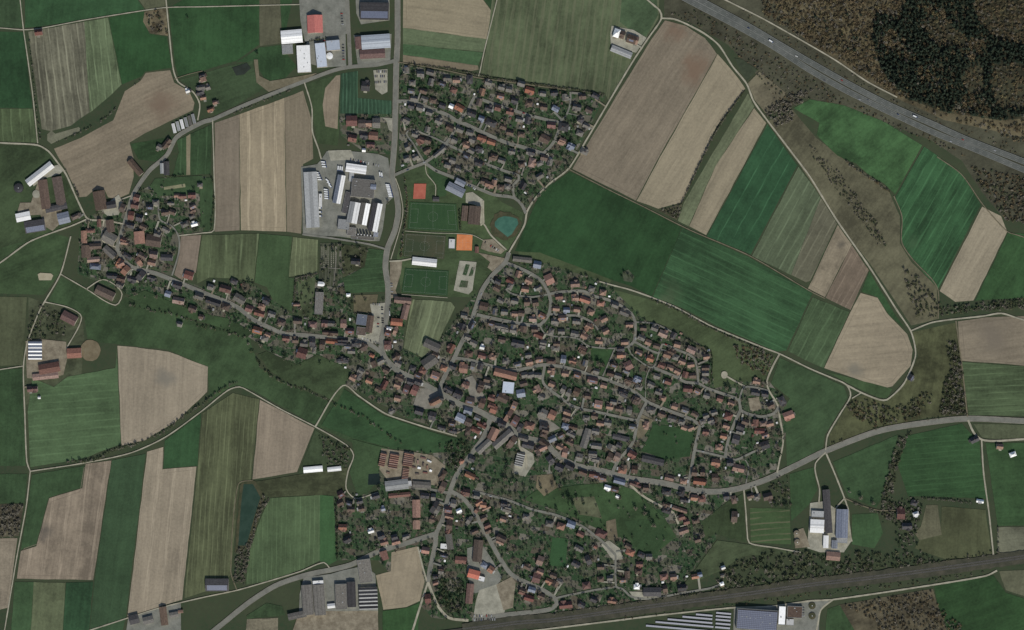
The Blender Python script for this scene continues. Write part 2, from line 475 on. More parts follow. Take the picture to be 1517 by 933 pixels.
STAIN = {'stepped brown field with a dark damp patch': ((66,785,17,(84,80,74)), (62,798,10,(88,83,76))),
 'tan brown field touching the straight track': ((1247,362,9,(88,84,76)),),
 'rounded tan field between the hamlet and the stream': ((246,562,22,(116,112,102)),),
 'huge brown field beside the curved track': ((1030,100,34,(116,96,80)), (1000,45,26,(118,98,82))),
 'rounded tan field inside the track bend': ((1265,548,20,(118,114,102)),),
 'green field with faint rows below the strips': ((995,432,26,(70,86,62)), (985,446,16,(80,94,70))),
 'large brown field wrapping round the farm with the brown barn': ((240,160,34,(112,96,82)),),
 'brown field along the far eastern track': ((1470,500,40,(112,104,92)),),
 'striped dark green field beyond the scrub valley': ((1352,360,16,(66,92,64)),)}
FOREST = [(1093,9),(1506,9),(1506,216),(1400,178),(1330,146),(1200,68)]
S_ = dict(streak=0.5, patch=0.2)

# -- rough land first
F('verge', 'brown scrubby verge on both sides of the motorway', [(985,9),(1093,9),(1200,66),(1330,144),(1400,176),(1506,214),(1506,345),(1486,322),(1455,285),(1425,238),(1380,208),(1310,182),(1250,157),(1190,145),(1160,168),(1128,118),(1078,66),(1020,32),(984,24)], (66,65,53), 30, 0.16, patch=0.6)
F('woodland_floor', 'brown leaf litter under the wood beside the motorway', FOREST, (84,77,60), 30, 0.2, patch=0.9)
F('woodland_floor', 'dark needle litter under the conifers', [(1292,18),(1330,26),(1372,9),(1506,9),(1506,170),(1482,178),(1400,166),(1342,146),(1312,112),(1294,72)], (54,53,41), 30, 0.2, patch=0.8)
F('scrubland', 'brown rough grass valley between the straight track and the green fields', [(1136,180),(1175,163),(1210,205),(1245,232),(1290,262),(1315,278),(1333,320),(1333,360),(1350,388),(1388,425),(1390,472),(1350,482),(1290,392),(1240,327),(1183,242)], (86,83,66), 55, 0.16, patch=0.55)
F('meadow', 'stream meadow winding below the western village', [(70,450),(90,410),(130,430),(172,455),(185,440),(230,455),(260,465),(300,480),(370,490),(372,510),(385,545),(420,565),(500,600),(560,640),(690,650),(680,672),(570,668),(520,655),(468,630),(375,578),(350,570),(310,595),(308,545),(250,518),(175,510),(130,505),(125,470),(100,453)], (44,66,44), 60, 0.14, patch=0.7)
F('meadow', 'green land round the farm with the round slurry tank', [(9,214),(60,216),(80,232),(126,322),(80,342),(45,357),(9,381)], (46,64,44), 40, 0.16, patch=0.6)
F('meadow', 'meadow crossed by the curved western farm track', [(9,384),(80,345),(103,352),(88,405),(65,437),(9,432)], (45,66,44), 20, 0.14, patch=0.6)
F('scrubland', 'rough plot of trees and sheds round the hamlet barns', [(42,440),(66,448),(100,456),(122,470),(125,500),(120,560),(38,600),(36,545),(42,505)], (62,66,50), 20, 0.2, patch=0.8)
F('meadow', 'rough meadow and scrub beside the bend of the eastern track', [(1352,492),(1415,478),(1428,552),(1431,614),(1380,618),(1300,632),(1230,660),(1228,645),(1262,590),(1280,585),(1313,595),(1340,570),(1360,527)], (60,68,48), 80, 0.2, patch=0.9)
F('meadow', 'olive meadow between the housing estate and the bushy field track', [(906,428),(967,445),(1005,460),(1054,487),(1130,520),(1148,530),(1132,565),(1120,572),(1102,570),(1090,590),(1055,575),(1054,520),(1010,490),(945,470),(935,455)], (54,70,48), 25, 0.14, patch=0.6)
F('meadow', 'long green strip under the big dark wheat field', [(768,372),(800,372),(880,400),(906,415),(900,424),(860,412),(800,388),(770,390)], (54,70,48), 15, 0.14)
F('lawn', 'grass round the sports pitches and the teal pond', [(598,250),(640,245),(720,280),(745,300),(775,315),(770,345),(745,380),(700,440),(595,440),(588,380),(600,330)], (50,68,46), 10, 0.16, patch=0.6)
VILL = [
 [(592,94),(710,117),(845,137),(897,143),(842,248),(780,312),(755,290),(700,275),(630,240),(592,255)],
 [(752,392),(800,388),(880,412),(905,425),(935,455),(960,478),(1005,492),(1054,520),(1058,575),(1105,565),(1140,565),(1172,610),(1160,660),(1150,695),(1100,720),(1078,742),(1060,800),(1000,880),(910,900),(820,912),(700,920),(640,915),(560,830),(497,830),(495,735),(560,730),(560,668),(600,655),(690,655),(690,645),(600,618),(512,570),(520,548),(430,545),(370,500),(250,457),(180,432),(115,405),(118,340),(130,322),(195,290),(245,262),(312,262),(312,343),(265,350),(255,410),(300,425),(370,415),(400,440),(438,470),(440,415),(474,405),(476,360),(548,365),(512,440),(525,466),(575,440),(604,440),(597,515),(625,530),(655,500),(700,440)],
 [(503,168),(583,168),(584,230),(540,225),(505,200)],
]
for i, p in enumerate(VILL):
    sheet('garden_land', p, GARD, 0.8)
OPENF[0] = True
# -- fields, from the upper left
F('wheat_field', 'small green field in the corner above the crossing tracks', [(9,9),(31,9),(34,41),(9,41)], (44,66,46))
F('wheat_field', 'dark green field left of the bush lined track', [(9,45),(35,47),(48,160),(9,160)], (32,62,40), 95)
F('wheat_field', 'pale green field under the dark one by the bushy track', [(9,161),(48,161),(55,211),(9,210)], (60,77,54), 95, line=0.3)
F('wheat_field', 'dark green strip above the diagonal gravel track', [(37,9),(162,9),(214,14),(123,29),(60,39),(37,41)], (36,66,43), 82)
F('meadow', 'olive strip above the gravel track', [(162,9),(247,9),(246,10.5),(216,14)], (78,80,62))
F('wheat_field', 'brownish green striped field beside the bush lined track', [(42,47),(125,32),(133,166),(105,186),(75,194),(62,191)], (94,92,78), 97, streak=0.9, line=0.35, spacing=14)
F('wheat_field', 'green striped field next to the dark green one', [(125,32),(160,26),(180,125),(165,140),(133,167)], (72,88,66), 96, streak=0.9, line=0.3, spacing=14)
F('wheat_field', 'dark green field beside the scrub patch', [(161,26),(214,16),(212,32),(222,50),(247,54),(255,100),(215,106),(210,113),(181,125)], (31,61,37), 85)
F('scrubland', 'patch of bare scrub at the track corner', [(214,17),(246,12),(249,53),(222,49),(212,32)], (82,75,60), 20, 0.3, patch=1.2)
F('fallow_strip', 'tan strip along the ditch', [(70,199),(76,193),(82,198),(117,188),(120,193),(76,213),(70,208)], (100,98,82), 20)
F('ploughed_field', 'large brown field wrapping round the farm with the brown barn', [(216,108),(252,104),(258,122),(280,135),(288,152),(286,163),(250,180),(215,197),(192,211),(198,234),(198,262),(191,287),(172,295),(160,292),(155,281),(140,281),(128,291),(118,292),(99,253),(86,232),(80,220),(120,204),(168,178),(175,160),(185,135),(208,120)], (124,112,95), 25, 0.09, **S_)
F('wheat_field', 'dark green meadow beside the garden sheds', [(193,213),(262,201),(248,228),(235,240),(205,236)], (40,65,42), 20)
F('wheat_field', 'wide dark green field between two tracks', [(250,11),(384,9),(384,66),(350,90),(315,100),(266,116),(259,96)], (34,63,39), 88)
F('fallow_strip', 'brownish strip between dark green fields', [(383,9),(412,9),(418,64),(385,68)], (76,75,60), 88)
F('wheat_field', 'green field left of the white roofed halls', [(413,9),(447,9),(420,60),(419,68),(428,84),(440,98),(420,118),(395,122),(378,92),(350,92),(386,70),(418,66)], (37,64,41), 88)
F('meadow', 'meadow with a square garden pond', [(266,118),(330,100),(374,90),(380,120),(392,130),(350,156),(318,171),(304,150),(290,135)], (46,66,46), 20, 0.14)
F('ploughed_field', 'brown strip along the straight track', [(318,182),(355,169),(355,341),(318,343)], (116,105,91), 90, 0.07, **S_)
F('ploughed_field', 'pale tan field beside the brown strips', [(355,169),(421,145),(424,343),(357,341)], (135,122,102), 90, 0.07, line=0.2, spacing=26, **S_)
F('ploughed_field', 'brown strip next to the factory yard', [(421,145),(449,134),(462,180),(464,235),(449,243),(446,346),(425,343)], (119,108,91), 90, 0.07, **S_)
F('meadow', 'meadow round the boat shaped tan field', [(454,124),(500,110),(504,110),(502,200),(500,216),(470,212),(463,170)], (44,62,42), 80)
F('ploughed_field', 'boat shaped tan field', [(498,112),(504,111),(500,191),(482,187),(478,155),(482,130)], (126,113,96), 88, 0.07)
F('nursery', 'dark green nursery rows beside the car park', [(505,109),(530,105),(530,145),(580,149),(580,169),(504,168)], (34,60,46), 90, 0.15, line=0.45, spacing=7, lw=0.18)
F('ploughed_field', 'tan field beside the northern road', [(597,9),(672,9),(728,16),(722,58),(597,41)], (129,118,98), -8, 0.07, **S_)
F('wheat_field', 'dark green wedge above the tan field', [(672,9),(732,9),(729,15)], (34,58,38))
F('wheat_field', 'pale green band across the tan field', [(597,41),(722,58),(717,77),(597,65)], (86,96,72), -8, **S_)
F('wheat_field', 'bright green band across the tan field', [(597,65),(716,78),(708,97),(597,81)], (56,84,58), -8, **S_)
F('ploughed_field', 'narrow tan band above the northern estate', [(597,81),(708,97),(709,103),(698,105),(597,92)], (115,104,86), -8, 0.08)
F('wheat_field', 'large olive field with pale tramlines above the estate', [(736,9),(977,9),(976,26),(935,92),(902,150),(896,138),(712,110),(720,75)], (76,84,62), 82, 0.14, line=0.55, spacing=14.5, lw=0.22, streak=0.6, lc=(104,106,84))
F('meadow', 'green paddock behind the lone farm', [(925,9),(968,9),(975,22),(957,54),(938,48),(918,32)], (54,75,54), 40)
F('ploughed_field', 'huge brown field beside the curved track', [(985,30),(1016,38),(1044,56),(1062,80),(1034,131),(977,231),(942,297),(848,250),(905,156),(965,58)], (117,106,91), 57, 0.1, **S_)
F('ploughed_field', 'tan half of the huge brown field along the hedge', [(1063,80),(1085,105),(1104,131),(1060,190),(1010,300),(975,309),(943,297.5),(978,232),(1035,131)], (130,119,100), 57, 0.07, **S_)
F('scrubland', 'dark triangular copse at the end of the long hedge', [(976,312),(1012,300),(1003,326)], (68,66,52), 20, 0.3)
F('wheat_field', 'grey green strip beside the long hedge', [(1108,138),(1117,158),(1060,246),(1020,335),(1004,327),(1013,300)], (86,98,76), 60, **S_)
F('ploughed_field', 'long tan strip between green strips', [(1117,160),(1135,182),(1046,348),(1021,335),(1060,246)], (128,117,98), 60, 0.07, **S_)
F('wheat_field', 'dark green field with fine pale tramlines', [(1137,184),(1181,245),(1112,377),(1047,350)], (34,68,46), 61, 0.12, line=0.4, spacing=24, lw=0.05)
F('wheat_field', 'grey green field with faint rows beside the straight track', [(1183,247),(1205,276),(1240,331),(1200,416),(1194,418),(1114,379)], (70,85,66), 61, 0.12, line=0.25, spacing=16, **S_)
F('ploughed_field', 'tan brown field touching the straight track', [(1241,333),(1262,362),(1222,440),(1197,427)], (122,111,94), 61, 0.12, streak=0.4, patch=0.8)
F('ploughed_field', 'reddish brown field touching the straight track', [(1262,363),(1287,400),(1260,459),(1223,441)], (104,91,78), 61, 0.1, line=0.2, spacing=10)
F('wheat_field', 'narrow dark green wedge along the straight track', [(1288,402),(1326,466),(1340,486),(1318,468),(1300,440),(1276,432)], (38,67,42), 60)
F('ploughed_field', 'rounded tan field inside the track bend', [(1275,434),(1300,441),(1314,464),(1344,495),(1352,518),(1349,542),(1322,572),(1310,575),(1221,545),(1260,462)], (131,119,101), 5, 0.09, **S_)
F('wheat_field', 'green field next to the rounded tan field', [(1204,440),(1258,462),(1220,545),(1192,533),(1167,520)], (54,75,53), 61, line=0.2, spacing=16)
F('meadow', 'green margin below the rounded tan field', [(1221,549),(1322,576),(1314,590),(1300,588),(1280,579),(1257,568)], (48,70,46))
F('wheat_field', 'big dark green field between the pond and the brown field', [(844,254),(900,281),(951,306),(1010,337),(966,439),(935,424),(905,414),(880,404),(800,374),(763,372),(785,320),(796,295),(816,274)], (31,61,37), 63, 0.12, patch=0.5)
F('wheat_field', 'green field with faint rows below the strips', [(1011,337),(1110,381),(1204,434),(1165,519),(1150,521),(1060,482),(1004,453),(967,440)], (40,71,47), -25, 0.13, line=0.15, spacing=12, streak=0.8)
F('meadow', 'wide green meadow beside the pale farm track', [(1155,530),(1200,549),(1250,572),(1256,589),(1222,644),(1219,664),(1166,694),(1164,640),(1161,605),(1170,590),(1142,568)], (46,69,47), 30, 0.12, patch=0.6)
F('wheat_field', 'rounded green field below the motorway', [(1176,160),(1200,147),(1250,156),(1310,180),(1366,215),(1326,288),(1310,272),(1285,257),(1268,242),(1240,230),(1210,200),(1214,182)], (48,80,50), 40, 0.16, patch=0.7)
F('wheat_field', 'striped dark green field beyond the scrub valley', [(1369,217),(1388,230),(1424,256),(1453,303),(1390,428),(1352,384),(1336,359),(1336,320),(1326,292)], (38,72,47), 60, 0.15, line=0.25, spacing=15, streak=0.8)
F('ploughed_field', 'tan strip between two green fields near the motorway', [(1455,306),(1483,320),(1492,343),(1442,445),(1415,447),(1392,431)], (133,122,104), 60, 0.08, **S_)
F('wheat_field', 'green field beside the tan strip near the motorway', [(1493,345),(1506,348),(1506,438),(1445,445)], (40,70,43), 60)
F('ploughed_field', 'brown field along the far eastern track', [(1419,476),(1460,470),(1506,466),(1506,546),(1424,534)], (121,110,94), 8, 0.09, **S_)
F('wheat_field', 'green field with rows under the far eastern brown field', [(1425,536),(1506,547),(1506,616),(1435,615)], (58,76,54), 3, line=0.2, spacing=12, streak=0.7)
F('fallow_strip', 'olive strip between the main road and the lane fork', [(1442,628),(1506,630),(1506,648),(1475,650),(1455,648)], (74,79,60))
F('wheat_field', 'rounded dark green field under the main road', [(1345,645),(1425,627),(1437,641),(1451,655),(1454,690),(1465,739),(1400,736),(1345,735),(1330,690)], (39,69,43), 5, 0.12, line=0.12, spacing=10)
F('wheat_field', 'dark green field along the lane to the railway', [(1460,656),(1506,656),(1506,776),(1478,779)], (41,68,43), 5)
F('wheat_field', 'olive green field above the railway', [(1395,750),(1460,755),(1469,824),(1400,828),(1355,812),(1362,800),(1394,792)], (63,72,52), 88, 0.12)
F('fallow_strip', 'tan patch beside the orchard farm', [(1372,748),(1389,748),(1395,792),(1362,800),(1355,790),(1364,780)], (90,88,70), 88)
F('fallow_strip', 'pale fallow square by the railway crossing', [(1477,781),(1506,779),(1506,821),(1478,820)], (94,94,79), 5)
F('meadow', 'green paddock left of the long dark barn', [(1170,702),(1205,692),(1211,725),(1198,748),(1172,772)], (41,66,43))
F('meadow', 'green field between the farm tracks and the tree belt', [(1234,684),(1330,644),(1320,690),(1304,742),(1298,752),(1257,736),(1242,704)], (43,68,45), 20)
F('meadow', 'small green paddock right of the dark barn', [(1262,762),(1300,760),(1308,790),(1295,812),(1262,806)], (43,69,45))
F('market_garden', 'striped kitchen garden below the main road', [(1111,752),(1170,754),(1172,806),(1112,804)], (48,70,45), 4, 0.12, line=0.6, spacing=11, lw=0.12, lc=(110,104,84))
F('wheat_field', 'dark green field south of the railway', [(1384,868),(1472,852),(1490,878),(1506,905),(1506,925),(1428,925),(1388,892)], (34,62,37), 20)
F('fallow_strip', 'olive strip south of the railway', [(1480,846),(1506,842),(1506,902),(1490,874)], (84,84,67), 80)
F('scrubland', 'brown scrub south of the railway', [(1242,896),(1382,872),(1388,894),(1424,925),(1300,925)], (78,72,58), 20, 0.2, patch=0.8)
F('meadow', 'green corner beside the railway yard', [(1216,925),(1226,902),(1244,896),(1300,925)], (42,66,43))
F('ploughed_field', 'rounded tan field between the hamlet and the stream', [(174,512),(200,514),(250,521),(308,543),(307,580),(260,625),(215,652),(180,660)], (132,120,104), 88, 0.07, **S_)
F('wheat_field', 'square green field below the hamlet farm', [(48,560),(80,573),(100,558),(171,545),(173,512),(179,658),(120,680),(45,692),(41,610)], (62,86,60), 5, 0.12, line=0.12, spacing=14)
F('wheat_field', 'green strip left of the hamlet track', [(9,549),(33,546),(38,690),(9,690)], (43,68,45), 88)
F('wheat_field', 'olive green strip beyond the hamlet trees', [(9,438),(40,440),(33,541),(9,544)], (62,72,54), 88)
F('wheat_field', 'small green field left of the track bend', [(9,703),(41,702),(36,745),(9,747)], (42,66,44))
F('scrubland', 'brown copse floor beside the track', [(9,748),(35,746),(28,794),(9,797)], (72,68,56), 20, 0.3)
F('ploughed_field', 'tan sliver left of the southwest track', [(9,799),(26,797),(12,900),(9,918)], (122,111,96), 88)
F('wheat_field', 'stepped green field inside the southwest track', [(48,703),(125,690),(121,722),(72,737),(53,808),(31,814)], (42,66,44), 80)
F('ploughed_field', 'stepped brown field with a dark damp patch', [(127,687),(165,682),(138,859),(25,857),(31,816),(54,809),(73,738),(122,723)], (125,112,97), 82, 0.11, streak=0.5, patch=0.5, line=0.15, spacing=30)
F('wheat_field', 'long green strip between two brown fields', [(166,682),(216,672),(187,912),(168,925),(127,925),(140,860)], (45,70,49), 82, 0.1)
F('ploughed_field', 'long brown field beside the long green strip', [(218,669),(242,662),(240,695),(291,691),(270,888),(189,913)], (130,118,102), 84, 0.08, line=0.12, spacing=30, **S_)
F('wheat_field', 'dark green block notched into the brown field', [(244,653),(298,612),(293,690),(242,694)], (35,64,41), 84)
F('wheat_field', 'tall olive striped field beside the narrow pond', [(300,612),(345,582),(384,591),(372,710),(354,717),(342,850),(330,868),(273,886),(293,690)], (68,78,57), 86, 0.12, streak=0.9, line=0.25, spacing=9)
F('ploughed_field', 'brown wedge pointing at the stream bridge', [(385,592),(466,634),(440,699),(400,706),(374,710)], (127,114,99), 86, 0.07, **S_)
F('meadow', 'green wedge left of the white roofed sheds', [(467,637),(520,668),(512,690),(500,700),(442,701)], (48,65,46))
F('wheat_field', 'green square at the bottom left track', [(22,862),(50,862),(42,925),(12,925)], (45,70,47), 84)
F('wheat_field', 'pale olive strip between two green squares', [(50,862),(97,863),(90,925),(42,925)], (76,88,66), 84)
F('wheat_field', 'dark green square below the stepped brown field', [(98,863),(138,862),(127,925),(90,925)], (36,66,45), 84)
F('wheat_field', 'square olive field right of the narrow pond', [(400,738),(474,733),(474,830),(450,842),(400,860),(364,866),(370,815),(386,768)], (63,84,59), 89, 0.1, line=0.15, spacing=9)
F('wheat_field', 'green strip along the garden hedge', [(474,733),(494,735),(499,830),(487,837),(474,831)], (46,78,49), 89, 0.1)
F('ploughed_field', 'tan field with a rounded end beside the road', [(580,818),(619,809),(629,862),(622,890),(602,899),(568,903),(557,852),(579,846)], (128,116,98), 80, 0.06)
F('wheat_field', 'green corner below the round ended tan field', [(567,905),(602,900),(622,893),(614,925),(567,925)], (39,68,41))
F('ploughed_field', 'tan sliver beside the curving southwest road', [(358,925),(366,917),(412,915),(413,925)], (120,112,94), 10)
F('meadow', 'green patch inside the curving southwest road', [(365,912),(395,893),(418,898),(423,911),(366,917)], (46,68,46))
F('ploughed_field', 'small brown field at the village edge', [(268,350),(298,348),(290,404),(277,402),(270,415),(258,407),(266,376)], (119,106,93), 85, 0.08)
F('wheat_field', 'olive field with pale lines behind the western street', [(300,348),(384,346),(376,417),(340,412),(310,411),(292,420),(291,404)], (66,80,58), 88, 0.12, line=0.35, spacing=30, lw=0.06, streak=0.8)
F('wheat_field', 'green strip reaching down to the western street', [(385,346),(433,350),(428,411),(437,412),(433,462),(405,445),(395,425),(377,418)], (49,72,48), 88, 0.12)
F('wheat_field', 'pale striped field beside the cemetery', [(434,351),(471,355),(470,404),(428,410)], (82,94,70), 88, 0.1, line=0.3, spacing=8)
F('cemetery_land', 'cemetery ground with rows of graves', [(474,360),(504,360),(500,424),(472,424)], (62,66,52), 88, 0.2, line=0.4, spacing=5, lw=0.2, lc=(100,98,90))
F('meadow', 'green field between the cemetery and the main road', [(545,368),(570,371),(571,400),(576,432),(512,434),(508,412),(540,395)], (43,68,45), 5, line=0.15, spacing=9)
F('fallow_strip', 'brown plot behind the supermarket', [(524,437),(560,436),(556,462),(524,464)], (90,84,66), 88)
F('wheat_field', 'striped olive field below the football pitches', [(608,443),(668,447),(674,455),(650,505),(626,530),(598,515),(606,470)], (86,92,70), 74, 0.14, streak=1.0, line=0.3, spacing=18)
F('meadow', 'dark green stream meadow below the church', [(476,630),(510,576),(570,616),(640,640),(688,652),(686,668),(640,671),(575,662),(520,648)], (39,67,43), 20, 0.12, patch=0.6)
F('wheat_field', 'green field beside the garden rows by the western lane', [(262,208),(314,184),(312,258),(256,260),(265,225)], (41,65,43), 88, line=0.2, spacing=16)
F('fallow_strip', 'narrow tan strip in the green field', [(276,202),(282,198),(282,259),(276,259)], (112,104,84), 90)
F('meadow', 'dark green block of grass inside the eastern estate', [(967,628),(1000,632),(1027,641),(1022,676),(987,680),(950,668),(962,645)], (35,62,39), 10, 0.1)
F('meadow', 'open green behind the southern gardens', [(832,722),(850,719),(905,714),(940,726),(985,768),(1002,795),(960,828),(932,800),(885,783),(822,754),(775,740),(795,726)], (43,67,43), 20, 0.13, patch=0.7)
F('lawn', 'flat green lawn among the southern gardens', [(818,795),(842,798),(838,838),(813,838)], (37,68,43), 88, 0.08)
F('meadow', 'meadow between gardens and the straight farm path', [(1040,772),(1075,745),(1100,731),(1106,804),(1060,790),(1045,800)], (47,65,44), 80, 0.14)
F('lawn', 'small green between the long loop lanes', [(874,515),(908,517),(894,552),(880,548)], (40,68,42), 20, 0.12)
F('lawn', 'green wedge between the stream wood and the school', [(634,246),(650,256),(668,266),(660,290),(648,292),(648,274),(636,262)], (42,68,44), 20, 0.1)

F('wheat_field', 'dark green wedge beside the curved track under the motorway', [(1088,86),(1100,88),(1122,103),(1107,120),(1098,108)], (44,56,44), 30)
F('fallow_strip', 'tan olive plot between the curved track and the motorway scrub', [(1108,123),(1125,106),(1165,138),(1150,158),(1136,170),(1118,148)], (96,90,74), 30, 0.14, patch=0.8)
F('fallow_strip', 'brownish side of the grey green field beside the straight track', [(1216,293),(1240,331),(1200,416),(1194,418),(1172,407)], (90,88,73), 61, 0.1, line=0.2, spacing=14)
F('scrubland', 'grey rough hollow inside the big dark green field', [(922,403),(931,399),(940,410),(936,418),(924,416)], (78,84,68), 30, 0.2, patch=0.9)
F('meadow', 'green grass strip beside the straight track and the western gardens', [(297,263),(315,263),(315,340),(301,342),(296,310)], (42,64,43), 88)
F('meadow', 'green land between the dark roofed barn and the western gardens', [(230,264),(300,260),(294,284),(262,290),(234,290),(222,276)], (42,64,43), 5)
F('fallow_strip', 'short pale strip above the western gardens', [(243,277),(274,272),(275,277),(243,281)], (118,114,90), 8)
F('meadow', 'olive grass between the cemetery and the green field', [(505,362),(545,366),(540,395),(508,411)], (58,68,50), 20, 0.2, patch=0.9)
F('lawn', 'garden lawn beside the long grey building', [(441,416),(468,409),(462,470),(442,472)], (54,68,49), 80, 0.2, patch=0.9)
F('meadow', 'green land between the timber yard and the stream track', [(520,650),(575,664),(562,690),(560,712),(545,730),(530,735),(518,700),(526,674)], (44,66,44), 20)
F('meadow', 'grass between the white roofed sheds and the square olive field', [(442,703),(515,692),(512,724),(495,733),(400,736),(380,725),(378,713)], (58,68,49), 5, 0.18, patch=0.8)
F('meadow', 'meadow between the western street gardens and the stream', [(395,520),(440,540),(470,525),(520,548),(512,570),(500,596),(460,577),(430,568),(400,550),(382,525)], (48,66,45), 20, 0.16, patch=0.7)
F('meadow', 'meadow slope below the western street', [(190,440),(215,430),(260,450),(300,464),(340,472),(374,492),(366,500),(330,486),(270,468),(230,458)], (42,64,42), 20, 0.14)
F('meadow', 'green ground between the kitchen garden and the village gardens', [(1062,800),(1106,806),(1150,812),(1180,818),(1100,824),(1066,846),(1010,870),(1040,830)], (50,64,46), 20, 0.18, patch=0.8)

F('fallow_strip', 'brown dug strip behind the southern lane yard', [(898,772),(912,768),(916,800),(900,800)], (98,90,74), 85)
F('fallow_strip', 'olive worn patch in the open green', [(846,738),(880,735),(892,768),(858,762)], (76,78,60), 20, 0.2, patch=0.9)
F('fallow_strip', 'brown bare ground below the curving yard', [(796,704),(818,702),(826,722),(806,735),(794,722)], (92,84,68), 60, 0.2, patch=0.9)
F('meadow', 'dark green paddock between the open green and the dead end lane', [(925,772),(962,768),(990,790),(972,822),(944,815)], (38,62,40), 60, 0.12)
# ------------------------------------------------------------------ water
def water_mat(name, col, deep):
    m, t, b = new_mat(name, 0.12); b.inputs['Specular IOR Level'].default_value = 0.4
    tc = N(t, 'ShaderNodeTexCoord'); n = noise(t, tc.outputs['Object'], 0.06, 4)
    t.links.new(mixc(t, sstep(t, n, 0.35, 0.65), A(*deep), A(*col)), b.inputs['Base Color'])
    bp = N(t, 'ShaderNodeBump', inp={'Strength': 0.1, 'Distance': 0.1}); t.links.new(noise(t, tc.outputs['Object'], 0.8, 3), bp.inputs['Height']); t.links.new(bp.outputs[0], b.inputs['Normal'])
    return m
def blob(cx, cy, rx, ry, n=26, j=0.08, rot=0.0):
    o = []
    for i in range(n):
        a = 2 * math.pi * i / n; k = 1 + random.uniform(-j, j)
        x, y = rx * k * math.cos(a), ry * k * math.sin(a)
        o.append((cx + x * math.cos(rot) - y * math.sin(rot), cy + x * math.sin(rot) + y * math.cos(rot)))
    return o
M['bank'] = mottled('pond_bank', [(56,62,44),(70,70,52),(84,78,60)], 0.1, 0.95, 0.3)
sheet('pond_bank', blob(749, 334, 23, 21, 30, 0.1), M['bank'], 0, label=None)
teal = water_mat('teal_water', (70,108,92), (58,94,80))
sheet('pond_water', [(733,329),(738,323),(747,320),(757,321),(766,324),(768,331),(763,339),(758,347),(752,351),(746,346),(738,340),(733,335)], teal, 0.5, block=True, label='teal pond inside the lane loop beside the school')
olive = water_mat('dark_pond_water', (50,68,56), (42,60,48))
sheet('pond_bank', [(356,718),(362,712),(378,712),(392,735),(380,780),(370,812),(348,818)], M['bank'], 0.6)
sheet('pond_water', [(361,717),(375,717),(386,737),(377,765),(368,798),(364,808),(353,808),(356,760)], olive, 0.5, block=True, label='long narrow dark green fish pond beside the tall striped field')
sheet('pond_water', [(546,702),(562,701),(564,718),(545,718)], water_mat('square_pond_water',(34,44,40),(28,38,34)), 0, block=True, label='dark square garden pond above the southern gardens')  # water colour darker than in the other ponds
sheet('pond_water', [(344,100),(366,93),(372,101),(362,110),(350,112)], water_mat('reed_water',(52,58,50),(46,50,42)), 0.5, block=True, label='small reedy pond in the upper meadow')

# ------------------------------------------------------------------ sports grounds
def pitch_mat(name, ca, cb, ang, sp):
    return field_mat(name, ca, cb, ang, line=0.22, spacing=sp, lw=0.25, streak=0.25, patch=0.5, lc=dk(cb, 1.1))
def pitch(label, poly, mat, lines=True):
    o = sheet('football_pitch', poly, mat, 0, block=True, label=label, extend=False)
    if lines:
        c = [np.array(p, float) for p in poly]; cen = sum(c) / 4
        q = [cen + (p - cen) * np.array([0.93, 0.9]) for p in c]
        z = nextz()
        def ln(a, b, wd=0.11): obj('pitch_line', strip_mesh('pitch_line', [tuple(a), tuple((a + b) / 2), tuple(b)], -wd / 2, wd / 2, z + random.uniform(0.001, 0.003), M['paint']), o)
        for i in range(4): ln(q[i], q[(i + 1) % 4])
        ln((q[0] + q[1]) / 2, (q[2] + q[3]) / 2)
        ring_pts = [tuple(cen + np.array([math.cos(a), math.sin(a)]) * 7) for a in np.linspace(0, 2 * math.pi, 25)]
        obj('centre_circle', strip_mesh('centre_circle', ring_pts, -0.05, 0.05, z + 0.001, M['paint']), o)
        for e0, e1, s in ((q[0], q[3], 1), (q[1], q[2], -1)):
            m0, m1 = e0 + (e1 - e0) * 0.22, e0 + (e1 - e0) * 0.78
            inn = (q[1] - q[0]) / np.linalg.norm(q[1] - q[0]) * 11 * s
            ln(m0, m0 + inn); ln(m1, m1 + inn); ln(m0 + inn, m1 + inn)
    return o
pitch('green football pitch next to the red running court', [(607,299),(676,302),(679,343),(604,339)], pitch_mat('pitch_grass_a', (44,68,44), (54,78,50), 90, 12))
pitch('worn brownish football pitch above the clubhouse', [(600,345),(661,349),(658,384),(597,380)], field_mat('pitch_grass_b', (58,68,50), (78,76,60), 0, streak=0.2, patch=0.7))
pitch('green football pitch below the clubhouse', [(600,397),(665,401),(663,438),(595,433)], pitch_mat('pitch_grass_c', (42,66,44), (50,74,48), 90, 12))
M['tartan'] = mottled('red_tartan', [(150,84,70),(164,94,78),(172,104,86)], 0.1, 0.9, 0.15)
M['clay'] = mottled('orange_clay', [(184,112,70),(196,124,80),(204,134,90)], 0.1, 0.95, 0.12)
sheet('running_court', [(613.5,272),(631.5,272),(630,294.5),(612,294.5)], M['tartan'], 0, block=True, label='red tartan court above the upper football pitch', extend=False)
tcourt = sheet('tennis_court', [(677,347),(700,348),(699,371),(676,370.5)], M['clay'], 0, block=True, label='orange clay tennis courts between the white club roof and the car park', extend=False)
zz = nextz()
for cx in (682.5, 693.5):
    for a, b in (((cx-3.2,350.5),(cx-3.2,367.8)),((cx+3.2,350.5),(cx+3.2,367.8)),((cx-3.2,350.5),(cx+3.2,350.5)),((cx-3.2,367.8),(cx+3.2,367.8)),((cx-3.2,359.2),(cx+3.2,359.2))):
        obj('court_line', strip_mesh('court_line', [a, ((a[0]+b[0])/2,(a[1]+b[1])/2), b], -0.06, 0.06, zz + random.uniform(0, 0.003), M['paint']), tcourt)

